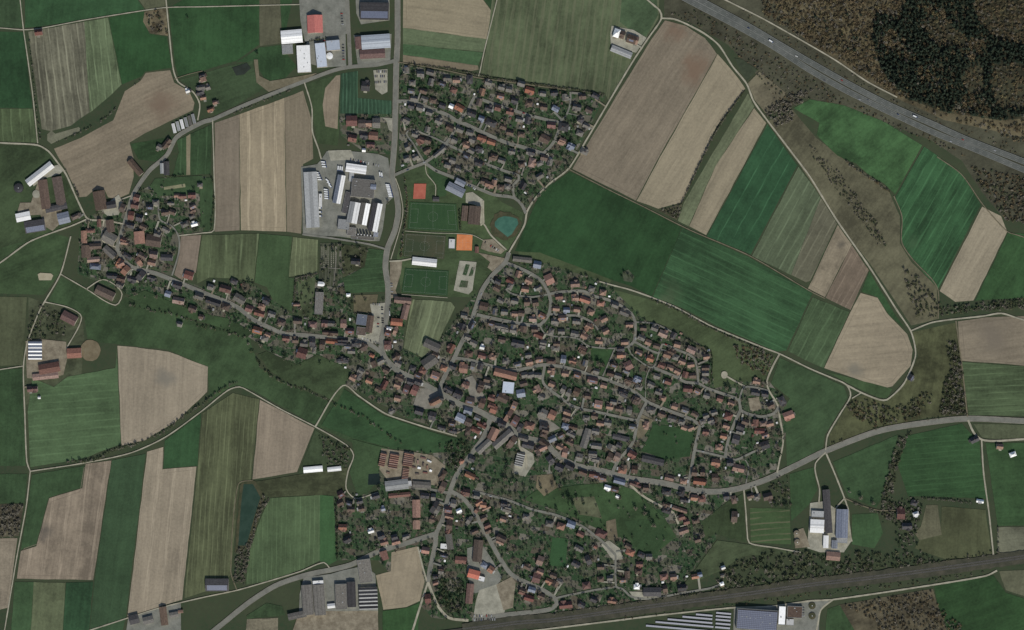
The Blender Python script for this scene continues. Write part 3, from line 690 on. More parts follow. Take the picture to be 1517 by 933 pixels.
# ------------------------------------------------------------------ yards and car parks
def yard(poly, mat, label=None, amp=0.4, name='yard'):
    return sheet(name, poly, M[mat], amp, block=True, label=label)
yard([(446,247),(470,243),(476,236),(484,224),(500,222),(560,228),(575,234),(579,262),(583,292),(572,302),(567,340),(562,357),(548,357),(500,350),(449,348)], 'greyyard', 'grey asphalt yard round the factory halls')
yard([(486,223),(520,222),(525,236),(490,238)], 'concrete')
yard([(440,10),(512,10),(514,50),(452,62),(445,30)], 'greyyard', 'grey yard round the red roofed house')
yard([(455,62),(512,50),(513,98),(480,100),(445,90)], 'greyyard')
yard([(525,9),(577,9),(577,30),(535,36),(528,20)], 'greyyard')
yard([(524,52),(580,50),(578,92),(530,96)], 'greyyard')
yard([(553,104),(574,102),(574,136),(566,140),(556,132)], 'concrete', 'small car park beside the nursery', name='car_park')
yard([(565,174),(582,175),(582,196),(576,192),(572,178)], 'concrete')
yard([(376,88),(382,88),(384,112),(400,120),(448,112),(470,108),(450,120),(398,136),(380,122)], 'dirt')
yard([(906,38),(938,44),(958,56),(942,78),(905,68),(904,50)], 'concrete', 'pale concrete yard of the lone farm')
yard([(681,386),(706,388),(700,430),(694,436),(672,430)], 'concrete', 'pale gravel skate park beside the football pitch')
for p in ([(690,391),(696,392),(691,408),(685,407)],[(699,395),(704,396),(700,408),(694,409)],[(683,415),(694,416),(692,426),(680,425)]): sheet('planting_bed', p, GARD, 0.3, block=True)
yard([(716,355),(730,354),(748,371),(742,376),(722,372),(712,368)], 'gravel', 'gravel car park beside the tennis courts', name='car_park')
yard([(708,374),(752,383),(745,392),(732,404),(722,396),(726,388)], 'gravel', name='car_park')
yard([(690,286),(700,284),(716,296),(718,330),(712,334),(706,304),(690,300)], 'concrete', 'paved forecourt of the school')
yard([(578,386),(596,387),(594,404),(586,430),(590,440),(578,442)], 'gravel', 'gravel car park above the orange L shaped house', name='car_park')
yard([(548,450),(574,448),(571,484),(564,510),(548,508),(530,502),(530,496),(548,494),(552,470)], 'concrete', 'supermarket car park beside the road junction', name='car_park')
yard([(620,575),(640,575),(660,590),(650,604),(630,606),(612,600)], 'pave', 'paved square round the church')
yard([(565,664),(600,668),(640,674),(660,690),(650,720),(600,712),(575,712),(562,695)], 'gravel', 'gravel yard of the timber works with red pallet stacks')
yard([(692,812),(714,806),(730,830),(744,856),(735,868),(700,880),(692,850)], 'greyyard', 'yard beside the orange roofed workshop')
yard([(710,874),(745,862),(748,905),(744,914),(700,918),(705,890)], 'concrete', 'pale concrete loading area by the railway', name='car_park')
yard([(735,866),(758,854),(764,862),(760,900),(746,904)], 'gravel')
yard([(30,300),(46,300),(56,270),(66,285),(70,300),(92,306),(90,330),(78,342),(66,335),(60,318),(24,320)], 'gravel', 'yard of the big western farm')
yard([(62,250),(86,244),(95,252),(88,258),(66,264),(50,276),(46,266)], 'concrete')
yard([(165,296),(176,288),(182,300),(176,318),(160,320),(150,312)], 'concrete')
yard([(38,505),(60,502),(98,506),(100,530),(94,555),(70,562),(40,560)], 'gravel', 'yard of the hamlet farm')
sheet('manure_pad', blob(134, 519, 15, 16, 28, 0.03), mottled('manure_earth', [(96,88,70),(112,102,82),(120,112,92)], 0.08, 0.95, 0.3), 0, label='round tan earth pad beside the orange hall')
sheet('sand_patch', [(56,406),(60,404),(76,405),(79,408),(76,415),(58,415)], mottled('pale_sand', [(150,142,120),(166,158,136)], 0.1, 0.95, 0.2), 0.3, label='small pale sand rectangle beside the western track')
yard([(1200,745),(1222,742),(1240,755),(1258,770),(1262,800),(1250,818),(1215,818),(1196,812)], 'concrete', 'concrete yard of the dairy farm near the railway')
yard([(1176,786),(1190,782),(1200,810),(1178,812)], 'gravel')
yard([(450,855),(490,850),(520,842),(540,838),(556,850),(560,905),(520,918),(440,922),(444,880)], 'greyyard', 'yard of the grey industrial halls')
yard([(478,905),(560,905),(562,925),(412,925),(440,916)], 'gravel')
yard([(190,915),(235,900),(268,893),(268,925),(180,925)], 'greyyard', 'yard of the garage court by the bottom track')
yard([(1087,900),(1142,899),(1200,890),(1232,890),(1214,905),(1212,925),(1085,925)], 'greyyard', 'yard of the solar roofed hall')
yard([(770,660),(790,672),(792,684),(778,706),(762,702),(762,690),(772,680)], 'concrete', 'pale curving yard behind the striped hall')
yard([(795,612),(820,626),(830,634),(815,640),(800,630)], 'pave')
yard([(902,800),(918,812),(925,828),(908,830),(890,806)], 'concrete')
yard([(932,876),(972,878),(975,888),(940,888)], 'concrete')
yard([(688,560),(700,556),(720,590),(700,598)], 'pave')
sheet('earth_heap', [(1020,690),(1030,690),(1028,704),(1016,700)], M['bank'], 0.3)
yard([(1108,590),(1124,588),(1128,606),(1112,610)], 'gravel', 'bare building plot inside the new estate loop')
yard([(948,612),(968,622),(958,640),(946,655),(942,640)], 'dirt')

# ------------------------------------------------------------------ roads
AS, TR, DI = M['asphalt'], M['track'], M['dirt']
road('road', [(589,9),(589,60),(587,100),(586,150),(585,200),(583,230),(581,261),(588,292),(590,315),(585,341),(574,369),(571,395),(575,425),(574,455),(570,483),(566,500),(565,515),(569,528),(580,541),(592,551),(618,563),(639,575),(658,585),(682,599),(699,604),(727,618),(749,628),(768,644),(788,651),(808,655),(819,668),(838,682),(855,690),(890,697),(931,708),(985,716),(1019,724),(1048,728),(1076,727),(1104,721),(1138,709),(1180,689),(1223,668),(1303,638),(1380,625),(1434,620),(1507,623)], 6.0, AS, 'the through road', 'the tan field', 'main asphalt road running through the whole village', pave=1.3)
road('road', [(315,177),(300,181),(262,203),(247,230),(221,253),(198,287),(190,312),(184,333),(177,354),(174,369),(193,394),(231,405),(257,415),(286,427),(313,438),(336,447),(355,457),(375,473),(399,485),(421,494),(458,497),(496,501),(536,505),(553,513),(565,522)], 4.6, AS, 'the western village street', 'the straight field track', 'western village street lined with farmhouses', pave=0.9)
road('road', [(315,177),(357,158),(403,139),(449,121),(495,104),(519,99),(557,96),(585,90)], 4.6, AS, 'the road to the white halls', 'the straight field track', 'road from the western village to the white halls', pave=0.5)
road('road', [(515,9),(517,55),(519,98)], 4.6, AS, 'the lane past the red hall', 'its far end', 'short lane between the industrial halls', pave=0.6)
road('road', [(332,922),(368,893),(409,867),(456,851),(495,843),(521,836),(560,817),(600,805),(644,791)], 6.0, AS, 'the southwest road', 'the tan sliver', 'southwest road curving past the grey industrial halls', pave=0.8)
road('road', [(727,618),(717,646),(699,671),(676,704),(667,727),(661,748),(656,769),(646,790),(645,806),(638,838),(634,862)], 5.2, AS, 'the street past the timber works', 'the through road', 'street descending from the centre past the timber works', pave=0.9)
road('road', [(667,727),(687,739),(702,758),(723,795),(740,826),(757,850),(778,862),(800,872),(820,884),(825,894),(812,903),(745,911),(700,918)], 5.0, AS, 'the straight station road', 'the timber works', 'straight road running down to the railway yard', pave=0.8)
road('road', [(634,862),(641,880),(650,899),(665,915),(694,919)], 4.0, TR, 'the lane below the orchard', 'the fork', 'lane curving round the orchard')
road('road', [(634,862),(625,890),(615,922)], 3.0, TR)
road('road', [(619,810),(625,835),(632,860)], 2.4, TR)
road('road', [(603,722),(630,724),(665,730)], 4.0, AS)
road('road', [(700,727),(727,734),(756,742),(787,754),(824,763),(860,778),(876,789),(890,800),(904,814),(912,822)], 3.6, AS, 'the lane above the flat lawn', 'the straight station road', 'winding lane above the flat lawn')
road('road', [(912,822),(913,869),(922,872),(936,884),(970,886),(1006,879),(1053,871),(1066,866)], 3.0, AS, 'the lane along the railway', 'the round yard', 'lane running along the railway gardens')
road('road', [(913,869),(880,874),(840,882),(823,886)], 3.0, AS)
road('road', [(930,709),(936,720),(955,736),(980,750),(997,759),(1005,776)], 3.2, TR, 'the dead end lane', 'the through road', 'dead end lane below the through road')
road('track', [(1102,726),(1105,760),(1107,790),(1110,804),(1147,811),(1186,818)], 2.2, TR)
road('track', [(1151,700),(1155,681),(1160,656),(1159,640),(1155,618),(1152,600),(1139,578),(1136,565),(1146,540),(1155,524)], 3.0, TR, 'the new estate track', 'the through road', 'pale gravel track round the new estate')
road('track', [(885,416),(906,422),(933,429),(967,441),(1003,456),(1054,483),(1131,515),(1155,524),(1200,546),(1233,560),(1254,570),(1260,586),(1245,612),(1226,645),(1223,666)], 2.4, TR, None, None, 'gravel track lined with bushes above the estate')
road('track', [(1254,570),(1277,582),(1303,592),(1314,592),(1339,568),(1356,528),(1355,511),(1349,490),(1329,460),(1287,394),(1239,325),(1200,262),(1183,239),(1132,172),(1116,149),(1106,124),(1085,98),(1065,67),(1044,50),(1016,35),(998,28),(981,27)], 2.8, TR, None, None, 'long straight gravel track between the strip fields and the valley')
road('track', [(1277,581),(1262,590)], 2.0, TR)
road('track', [(970,9),(977,15),(980,27),(962,54),(938,90),(900,154),(870,205),(842,250),(815,271),(794,292),(781,313),(777,333),(754,374),(749,388)], 2.8, TR, 'the field track past the pond', 'the lone farm', 'gravel track from the lone farm to the pond')
road('track', [(842,250),(900,280),(951,305),(1023,341),(1111,379),(1200,431),(1222,442)], 1.6, DI, None, None, 'grassy track between the dark green fields and the strips')
road('track', [(1093,9),(1131,28),(1200,67),(1239,90),(1285,121),(1329,144)], 2.4, TR, None, None, 'gravel track along the edge of the wood')
road('track', [(1349,490),(1383,477),(1457,468),(1483,464),(1507,471)], 2.6, TR, None, None, 'gravel track to the far eastern fields')
road('track', [(1416,475),(1426,550),(1433,617)], 2.2, DI)
road('track', [(1324,290),(1336,320),(1336,359),(1352,384),(1388,425),(1390,472)], 1.6, DI)
road('track', [(1388,232),(1424,258),(1456,303),(1492,343),(1507,348)], 1.6, DI)
road('road', [(1434,622),(1442,640),(1454,651),(1475,653),(1507,651)], 3.0, TR)
road('track', [(1454,651),(1457,700),(1465,760),(1472,826)], 2.6, TR, None, None, 'straight pale lane down to the railway crossing')
road('track', [(1472,826),(1440,830),(1419,831)], 2.0, TR)
road('track', [(1223,670),(1208,686),(1208,700),(1214,724),(1213,746)], 2.4, TR)
road('track', [(1224,672),(1236,700),(1251,738),(1257,758),(1257,781),(1262,802)], 2.6, TR, None, None, 'farm track to the dairy farm')
road('track', [(1251,738),(1237,755),(1236,775)], 2.4, TR)
road('track', [(1251,738),(1280,750),(1302,756),(1330,756)], 1.8, DI)
road('track', [(840,928),(905,920),(978,911),(1087,900),(1142,898),(1200,890),(1234,888),(1351,871),(1460,853),(1477,845)], 2.8, TR, None, None, 'pale service track along the railway')
road('track', [(1234,888),(1216,903),(1212,922)], 3.0, TR)
road('track', [(9,42),(35,44),(60,42),(123,30),(216,15),(247,11),(300,10),(384,8)], 1.7, TR)
road('track', [(31,9),(35,44),(41,85),(49,144),(56,212)], 1.8, TR, None, None, 'straight track lined with small bushes')
road('track', [(9,212),(56,215),(72,224),(85,240),(98,258),(113,292),(128,322),(136,326),(154,326),(184,332)], 2.8, TR, 'the farm lane', 'the bushy field track', 'lane from the fields to the western village')
road('track', [(247,9),(251,51),(257,103),(264,121),(286,136),(296,154),(293,178)], 2.2, TR)
road('track', [(258,117),(280,110),(300,105)], 1.4, DI)
road('track', [(128,325),(105,335),(82,343),(44,358),(9,383)], 2.4, TR)
road('track', [(105,350),(90,405),(66,447),(58,462),(41,506),(35,542),(37,614),(40,684),(45,698)], 2.2, TR, 'the hamlet track', 'the farm lane', 'track from the farm lane down to the hamlet')
road('track', [(90,406),(128,428),(171,452),(181,436),(172,423),(152,414),(128,428)], 1.8, TR)
road('track', [(66,447),(103,456),(121,470),(98,517)], 1.8, TR)
road('track', [(9,546),(35,542)], 1.6, TR)
road('track', [(45,698),(39,750),(26,820),(9,921)], 2.0, TR)
road('track', [(45,698),(123,686),(193,671),(244,648),(300,608),(338,578),(355,573),(372,581),(416,606),(467,632),(513,659),(524,674),(516,697),(513,724),(527,738),(560,729)], 2.0, TR, 'the stream track', 'the hamlet', 'long track along the stream meadow')
road('track', [(467,632),(508,571),(531,586),(570,612),(600,623),(638,635),(677,646)], 2.4, TR, 'the church garden lane', 'the stream track', 'lane between the gardens and the stream meadow')
road('track', [(169,922),(234,901),(300,885),(352,874),(404,859),(446,846),(480,833),(488,841)], 2.0, TR)
road('track', [(375,711),(353,717),(342,846),(351,874)], 1.4, DI)
road('track', [(451,122),(462,159),(463,195),(472,221),(476,236)], 2.2, TR)
road('track', [(315,177),(317,250),(317,341),(300,345),(265,349)], 1.9, TR)
road('track', [(448,347),(500,354),(548,362),(572,369)], 3.0, AS)
road('lane', [(194,290),(186,293),(175,297)], 1.6, TR)
road('lane', [(154,326),(152,356),(172,366)], 2.0, TR)
road('lane', [(235,297),(237,325),(255,335),(265,351),(265,374),(255,408)], 2.4, AS, 'the western loop lane', 'the garden rows', 'loop lane beside the small brown field')
# northern estate
road('lane', [(588,150),(612,151),(636,160),(660,169),(679,180),(690,184),(715,196),(750,211),(775,218),(806,228)], 4.0, AS, 'the northern estate lane', 'the through road', 'wide lane through the northern estate', pave=0.8)
road('lane', [(679,180),(693,164),(703,144),(710,146),(729,153),(750,160),(785,171),(813,178),(828,182),(826,198),(817,215),(804,228)], 3.4, AS, 'the upper loop lane', 'the northern estate lane', 'upper loop lane of the northern estate', pave=0.6)
road('lane', [(828,182),(839,170),(845,153),(845,136)], 2.8, AS, 'the striped field lane', 'the upper loop lane', None)
road('lane', [(842,168),(866,173)], 1.6, AS)
road('lane', [(680,184),(672,196),(661,212),(645,229),(629,241),(608,249),(585,259)], 3.2, AS, 'the red court lane', 'the northern estate lane', 'lane from the northern estate to the red court', pave=0.6)
road('lane', [(661,213),(643,204),(625,197),(611,191),(602,197),(611,211),(629,241)], 2.6, AS, 'the little triangle lane', 'the estate lane', None)
road('lane', [(661,213),(688,226),(706,237),(747,253),(768,260),(768,266),(761,274),(760,285),(762,292)], 3.0, AS, 'the middle estate lane', 'the little triangle', None, pave=0.5)
road('lane', [(629,241),(647,253),(678,265),(706,278),(731,288),(762,293),(773,303),(779,316)], 3.4, AS, 'the lane past the school', 'the little triangle', 'lane past the blue school roof', pave=0.6)
road('lane', [(590,92),(660,104),(708,115),(750,121),(839,133)], 1.6, DI)
road('track', [(709,113),(711,106),(717,77),(734,9)], 1.8, TR)
road('path', [(630,243),(632,257),(645,274),(645,290)], 1.2, TR)
road('path', [(586,264),(592,281),(597,310),(594,333),(579,384)], 1.3, TR)
road('path', [(600,342),(640,345),(679,346),(700,348),(716,356)], 0.9, TR)
road('path', [(595,436),(663,441)], 0.8, TR)
road('path', [(577,387),(595,386),(610,383)], 2.2, TR)
road('lane', [(712,334),(716,331),(727,348),(750,370)], 2.4, TR)
road('lane', [(716,297),(716,331)], 2.4, TR)
# eastern estate
road('road', [(754,374),(749,388),(729,408),(714,430),(704,458),(695,485),(681,513),(674,528),(664,547),(653,571),(654,582)], 4.6, AS, 'the pond street', 'the pond', 'street from the pond down to the church', pave=0.9)
road('lane', [(749,389),(767,396),(786,405),(802,416),(811,430),(816,447),(813,465),(800,481),(783,481),(742,474),(706,466)], 3.8, AS, 'the round estate loop', 'the pond', 'round loop lane of the eastern estate', pave=0.6)
road('lane', [(813,436),(825,433),(850,431),(864,431),(882,439),(901,444),(920,453),(935,464),(941,477),(939,506),(930,514)], 3.2, AS, 'the meadow edge lane', 'the round loop', None, pave=0.5)
road('lane', [(941,477),(968,479),(989,488),(1003,497)], 2.4, AS, 'the short meadow lane', 'the meadow edge', None)
road('lane', [(940,506),(976,523),(981,510),(998,516),(1028,530),(1033,548),(1034,566)], 2.6, AS, 'the kinked estate lane', 'the meadow edge', None, pave=0.4)
road('lane', [(976,523),(967,544),(951,537),(936,525),(930,514)], 2.2, AS)
road('lane', [(967,544),(1001,558),(1016,566),(1035,568),(1045,574),(1076,585),(1095,593),(1097,607),(1111,614),(1130,617),(1147,612),(1153,603)], 3.4, AS, 'the new estate lane', 'the kinked estate lane', 'lane leading into the new estate', pave=0.5)
road('lane', [(1095,593),(1102,574),(1120,574),(1139,579)], 2.8, AS, 'the new loop lane', 'the new estate lane', None)
road('lane', [(1103,572),(1088,564),(1076,557)], 2.4, TR)
sheet('turning_place', blob(1073,555,5,5.5,14,0.05), M['track'], 0, block=True)
road('lane', [(1097,607),(1086,631),(1078,655),(1074,677)], 3.4, AS, 'the orange roof lane', 'the new loop', 'straight lane lined with orange roofs', pave=0.5)
road('lane', [(1031,667),(1074,677),(1090,681),(1108,673),(1123,666)], 3.2, AS, 'the green block end lane', 'the green block', None)
road('lane', [(1104,681),(1109,691),(1105,716)], 1.8, AS)
road('lane', [(674,530),(699,534),(724,541),(760,549),(781,545),(808,540),(846,546),(876,556),(901,563),(938,579),(959,595),(990,608),(1020,619),(1032,626),(1036,632),(1030,660),(1023,700),(1019,723)], 3.6, AS, 'the long estate lane', 'the pond street', 'long lane through the eastern estate', pave=0.6)
road('lane', [(807,541),(805,567),(828,587),(850,602),(884,610),(939,622),(944,622)], 3.0, AS, 'the inner estate lane', 'the long estate lane', None, pave=0.5)
road('lane', [(958,595),(946,620),(937,656),(916,682),(907,700)], 3.6, AS, 'the green block lane', 'the long estate lane', 'lane along the green block down to the through road', pave=0.5)
road('lane', [(855,604),(847,621)], 2.0, AS)
road('lane', [(800,482),(806,493),(820,498),(840,499),(857,502),(873,513),(911,516),(930,514)], 2.2, AS, 'the narrow green lane', 'the round loop', None)
road('lane', [(911,516),(893,557)], 2.0, AS)
road('lane', [(815,465),(836,467),(857,468),(876,477),(886,489)], 2.8, AS, 'the round loop side lane', 'the round loop', None, pave=0.4)
road('lane', [(749,428),(758,435),(786,440),(812,436)], 2.6, AS, 'the lane inside the round loop', 'its blind end', None)
road('lane', [(767,479),(765,498)], 1.8, AS)
road('lane', [(769,647),(770,663),(779,675),(780,695)], 2.6, TR)
road('lane', [(826,677),(814,689),(814,700)], 2.2, AS)
road('lane', [(962,546),(957,560),(956,590)], 1.4, AS)

# ------------------------------------------------------------------ motorway
MA = [(1036,9),(1093,39),(1144,68),(1200,104),(1251,133),(1303,159),(1380,195),(1444,221),(1506,247)]
MBp = [(1054,9),(1106,37),(1157,67),(1200,92),(1251,121),(1316,155),(1380,183),(1431,206),(1506,235)]
med = [((a[0] + b[0]) / 2, (a[1] + b[1]) / 2) for a, b in zip(MA, MBp)]
M['median'] = mottled('median_grass', [(56,58,48),(68,68,56)], 0.1, 0.95, 0.3)
road('motorway_median', med, 5.0, M['median'])
for pts, lab in ((MA, 'motorway carriageway beside the rounded green field'), (MBp, 'motorway carriageway beside the dark wood')):
    mo = road('motorway', pts, 8.6, M['motor'], None, None, lab)
    line = smooth(ext_line(pts)); z = nextz()
    for off in (-3.9, 3.9): obj('edge_line', strip_mesh('edge_line', line, off - 0.1, off + 0.1, z, M['paint']), mo)
    L = np.array(line); s = np.concatenate([[0], np.cumsum(np.linalg.norm(np.diff(L, axis=0), axis=1))])
    mb = MB()
    for k in range(int(s[-1] / 12)):
        a = k * 12.0
        for off in (-1.2, 1.6):
            q = []
            for t in (a, a + 4.5):
                x = np.interp(t, s, L[:, 0]); y = np.interp(t, s, L[:, 1])
                x2 = np.interp(min(s[-1], t + 1), s, L[:, 0]); y2 = np.interp(min(s[-1], t + 1), s, L[:, 1])
                dx, dy = x2 - x, y2 - y; n = math.hypot(dx, dy) or 1
                q.append((x - dy / n * off, y + dx / n * off, -dy / n, dx / n))
            (x0, y0, nx, ny), (x1, y1, mx, my) = q
            vs = [W2(x0 - nx * .1, y0 - ny * .1), W2(x1 - mx * .1, y1 - my * .1), W2(x1 + mx * .1, y1 + my * .1), W2(x0 + nx * .1, y0 + ny * .1)]
            mb.add([v + (z,) for v in vs][::-1], [(0, 1, 2, 3)])
    tag(obj('lane_dashes', mb.mesh('lane_dashes', M['paint']), mo), kind='stuff')
# crash barrier along the median
bl = smooth(ext_line(med))
bb = MB()
for p, q in zip(bl[:-1], bl[1:]):
    a, b = W2(*p), W2(*q); dx, dy = b[0] - a[0], b[1] - a[1]; n = math.hypot(dx, dy); nx, ny = -dy / n * .15, dx / n * .15
    vs = [(a[0]-nx,a[1]-ny),(b[0]-nx,b[1]-ny),(b[0]+nx,b[1]+ny),(a[0]+nx,a[1]+ny)]
    zb = 0.9
    bb.add([v + (zb,) for v in vs] + [v + (zb + .45,) for v in vs], [(0,1,5,4),(1,2,6,5),(2,3,7,6),(3,0,4,7),(4,5,6,7)])
    bb.box(a[0]-.1, a[0]+.1, a[1]-.1, a[1]+.1, 0.0, zb)
tag(obj('crash_barrier', bb.mesh('crash_barrier', M['steel'])), 'grey steel crash barrier along the motorway median', 'barrier')

# ------------------------------------------------------------------ railway
RL = [(745,925),(767,922),(820,918),(900,907),(978,896),(1056,886),(1130,876),(1200,866),(1304,854),(1408,840),(1507,826)]
rl = smooth(ext_line(RL))
rw = road('railway_bank', RL, 20.0, mottled('railway_bank_soil', [(56,58,48),(68,68,57),(80,77,66)], 0.05, 0.95, 0.45), None, None, 'broad dark railway embankment below the village', jitter=0.1)
for off in (-1.8, 1.8):
    ln_ = [tuple(p) for p in offset_line(rl, off)]
    tr = road('railway_track', ln_, 2.6, M['ballast'], None, None, 'railway track on ballast, ' + ('the one beside the village gardens' if off < 0 else 'the one beside the solar field'))
    z = nextz()
    for g in (-0.55, 0.55):
        obj('rail', strip_mesh('rail', ln_, g - 0.09, g + 0.09, z + 0.18, M['steel']), tr)
# ------------------------------------------------------------------ buildings
def near_road(px, py):
    best = None
    for k, (ph, an, L, s, wd) in enumerate(ROADS):
        dd = (L[:, 0] - px) ** 2 + (L[:, 1] - py) ** 2
        i = int(dd.argmin())
        if best is None or dd[i] < best[0]: best = (float(dd[i]), k, i)
    d2, k, i = best
    L, s = ROADS[k][2], ROADS[k][3]
    j = min(len(L) - 2, i)
    t = L[j + 1] - L[j]
    return math.sqrt(d2), k, float(s[i]), math.degrees(math.atan2(t[1], t[0])), (float(L[i][0]), float(L[i][1]))
def ew_angle(a):                 # the axis of the plot that lies closest to across the picture
    a = a % 90
    return a if a <= 45 else a - 90

def gable_parts(L, Wd, eave, pitch, hip=False, ov=0.45, x0=0.0, y0=0.0):
    """wall and roof builders for a block L x Wd metres, ridge along x"""
    h = Wd / 2; rise = h * math.tan(math.radians(pitch)); rz = eave + rise; th = 0.22
    wl = MB(); rf = MB(); l = L / 2
    k = math.tan(math.radians(pitch)) * ov
    if not hip:
        wl.prism([(-h, 0), (h, 0), (h, eave), (0, rz - 0.03), (-h, eave)], -l, l)
        yo = h + ov; ze = eave - k
        top = [(-yo, ze + th), (0, rz + th), (yo, ze + th)]; bot = [(yo, ze), (0, rz + 0.0), (-yo, ze)]
        n0 = len(rf.v); xa, xb = -l - ov * .7, l + ov * .7
        pr = top + bot
        rf.add([(xa, y, z) for y, z in pr] + [(xb, y, z) for y, z in pr],
               [(0,1,7,6),(1,2,8,7),(2,3,9,8),(3,4,10,9),(4,5,11,10),(5,0,6,11),(0,5,4,1),(1,4,3,2),(6,7,10,11),(7,8,9,10)])
        rf.f = [f[::-1] if i < 6 else f for i, f in enumerate(rf.f)]
        rf.box(xa, xb, -0.14, 0.14, rz + th - .05, rz + th + .08)
    else:
        wl.box(-l, l, -h, h, 0, eave)
        xo, yo = l + ov, h + ov; ze = eave - 0.02; rl = max(0.4, l - h)
        rf.add([(-xo,-yo,ze),(xo,-yo,ze),(xo,yo,ze),(-xo,yo,ze),(-rl,0,rz),(rl,0,rz)], [(0,1,5,4),(2,3,4,5),(1,2,5),(3,0,4),(3,2,1,0)])
    if x0 or y0:
        T = Matrix.Translation((x0, y0, 0)); wl.tf(T); rf.tf(T)
    return wl, rf, rz

HOUSE = []           # waiting list: everything that reads as a dwelling
COUNT = {}
def place(root_name, px, py, ang):
    x, y = W2(px, py)
    return obj(root_name, None, None, (x, y, zat(px, py)), -math.radians(ang))
def block_rect(px, py, L, Wd, ang, grow=0.8):
    a = math.radians(ang); c, s = math.cos(a), math.sin(a); l, h = L / 2 + grow, Wd / 2 + grow
    put([(px + u * c - v * s, py + u * s + v * c) for u, v in ((-l,-h),(l,-h),(l,h),(-l,h))], None, True)
def house_mbs(hh):
    """all pieces of one house in its own frame: list of (part, parent part, MB, material)"""
    px, py, c, L, Wd, ang, rs = hh['p']
    rnd = random.Random(rs)
    L *= MPP; Wd *= MPP
    pitch = rnd.uniform(38, 46) if Wd < 14 else rnd.uniform(26, 34)
    eave = rnd.uniform(3.0, 5.2)
    hip = rnd.random() < 0.16
    wl, rf, rz = gable_parts(L, Wd, eave, pitch, hip)
    out = [('wall', None, wl, M['plaster']), ('roof', None, rf, ROOF[c])]
    ch = MB(); cx = rnd.uniform(-.3, .3) * L * (0.4 if hip else 1); ch.box(cx - .45, cx + .45, .3, 1.1, rz - 1.6, rz + 1.0)
    out.append(('chimney', 'roof', ch, M['brickred']))
    t = rnd.random()
    if t < 0.34:                  # cross wing
        wL = Wd / 2 + rnd.uniform(1.5, 3.0); wW = L * rnd.uniform(.36, .5)
        w2, r2, z2 = gable_parts(wL, wW, eave - .2, pitch - 2, False)
        side = -1 if rnd.random() < .6 else 1
        T = Matrix.Translation((rnd.uniform(-.2, .2) * L, side * (wL / 2 + .3), 0)) @ Matrix.Rotation(math.pi / 2, 4, 'Z')
        out += [('wing_wall', None, w2.tf(T), M['plaster']), ('wing_roof', None, r2.tf(T), ROOF[c])]
    elif t < 0.5:                 # dormer
        dm = MB(); dx = rnd.uniform(-.2, .2) * L
        dm.prism([(-Wd * .42, eave + .6), (-Wd * .1, eave + .6), (-Wd * .1, rz - .4), (-Wd * .42, rz - 1.1)], dx - 1.4, dx + 1.4)
        out.append(('dormer', 'roof', dm, ROOF[c]))
    elif t < 0.6 and not hip:     # solar panels on the sunny slope
        a = math.radians(pitch); sp = MB()
        n = int(L * .6 / 1.8)
        for i in range(n):
            for j in range(2):
                u0 = -n * .9 + i * 1.8; v0 = Wd * .12 + j * 1.75
                pts = []
                for (u, v) in ((u0, v0), (u0 + 1.65, v0), (u0 + 1.65, v0 + 1.6), (u0, v0 + 1.6)):
                    yy = -v * math.cos(a); pts.append((u, yy, rz + .22 - v * math.sin(a) + .12))
                sp.add(pts, [(3, 2, 1, 0)])
        out.append(('solar_panels', 'roof', sp, M['solar']))
    if rnd.random() < 0.6:        # paved terrace on the sunny side
        tr = MB(); tx = rnd.uniform(-.25, .25) * L; tw = rnd.uniform(2, 3.4); td = rnd.uniform(2.5, 4.5)
        tr.box(tx - tw, tx + tw, -Wd / 2 - td, -Wd / 2 - .02, 0.0, .42)
        out.append(('terrace', None, tr, M[rnd.choice(('pave', 'concrete', 'gravel', 'greyyard'))]))
    if rnd.random() < 0.45:       # flat roofed garage built on
        g = MB(); gx = (L / 2 + 1.6) * (1 if rnd.random() < .5 else -1); gy = rnd.uniform(-.2, .2) * Wd
        g.box(gx - 1.7, gx + 1.7, gy - 3, gy + 3, 0, 2.6)
        gr = MB(); gr.box(gx - 1.85, gx + 1.85, gy - 3.15, gy + 3.15, 2.6, 2.78)
        out += [('garage', None, g, M['plaster']), ('garage_roof', None, gr, ROOF[rnd.choice('ggdsb')])]
    return out
def house(px, py, c, L=None, Wd=None, ang=None):
    if L is None: L = random.uniform(8.6, 10.8); Wd = random.uniform(6.9, 8.2)
    else: L *= 0.94; Wd *= 0.94
    if ang is None:
        ang = max(-26, min(26, ew_angle(near_road(px, py)[3]) * .8)) + random.uniform(-3, 3)
        if random.random() < 0.1: ang += 90
    HOUSE.append(dict(p=(px, py, c, L, Wd, ang, random.randint(0, 10**6)), a=L * Wd))
    block_rect(px, py, L, Wd, ang)

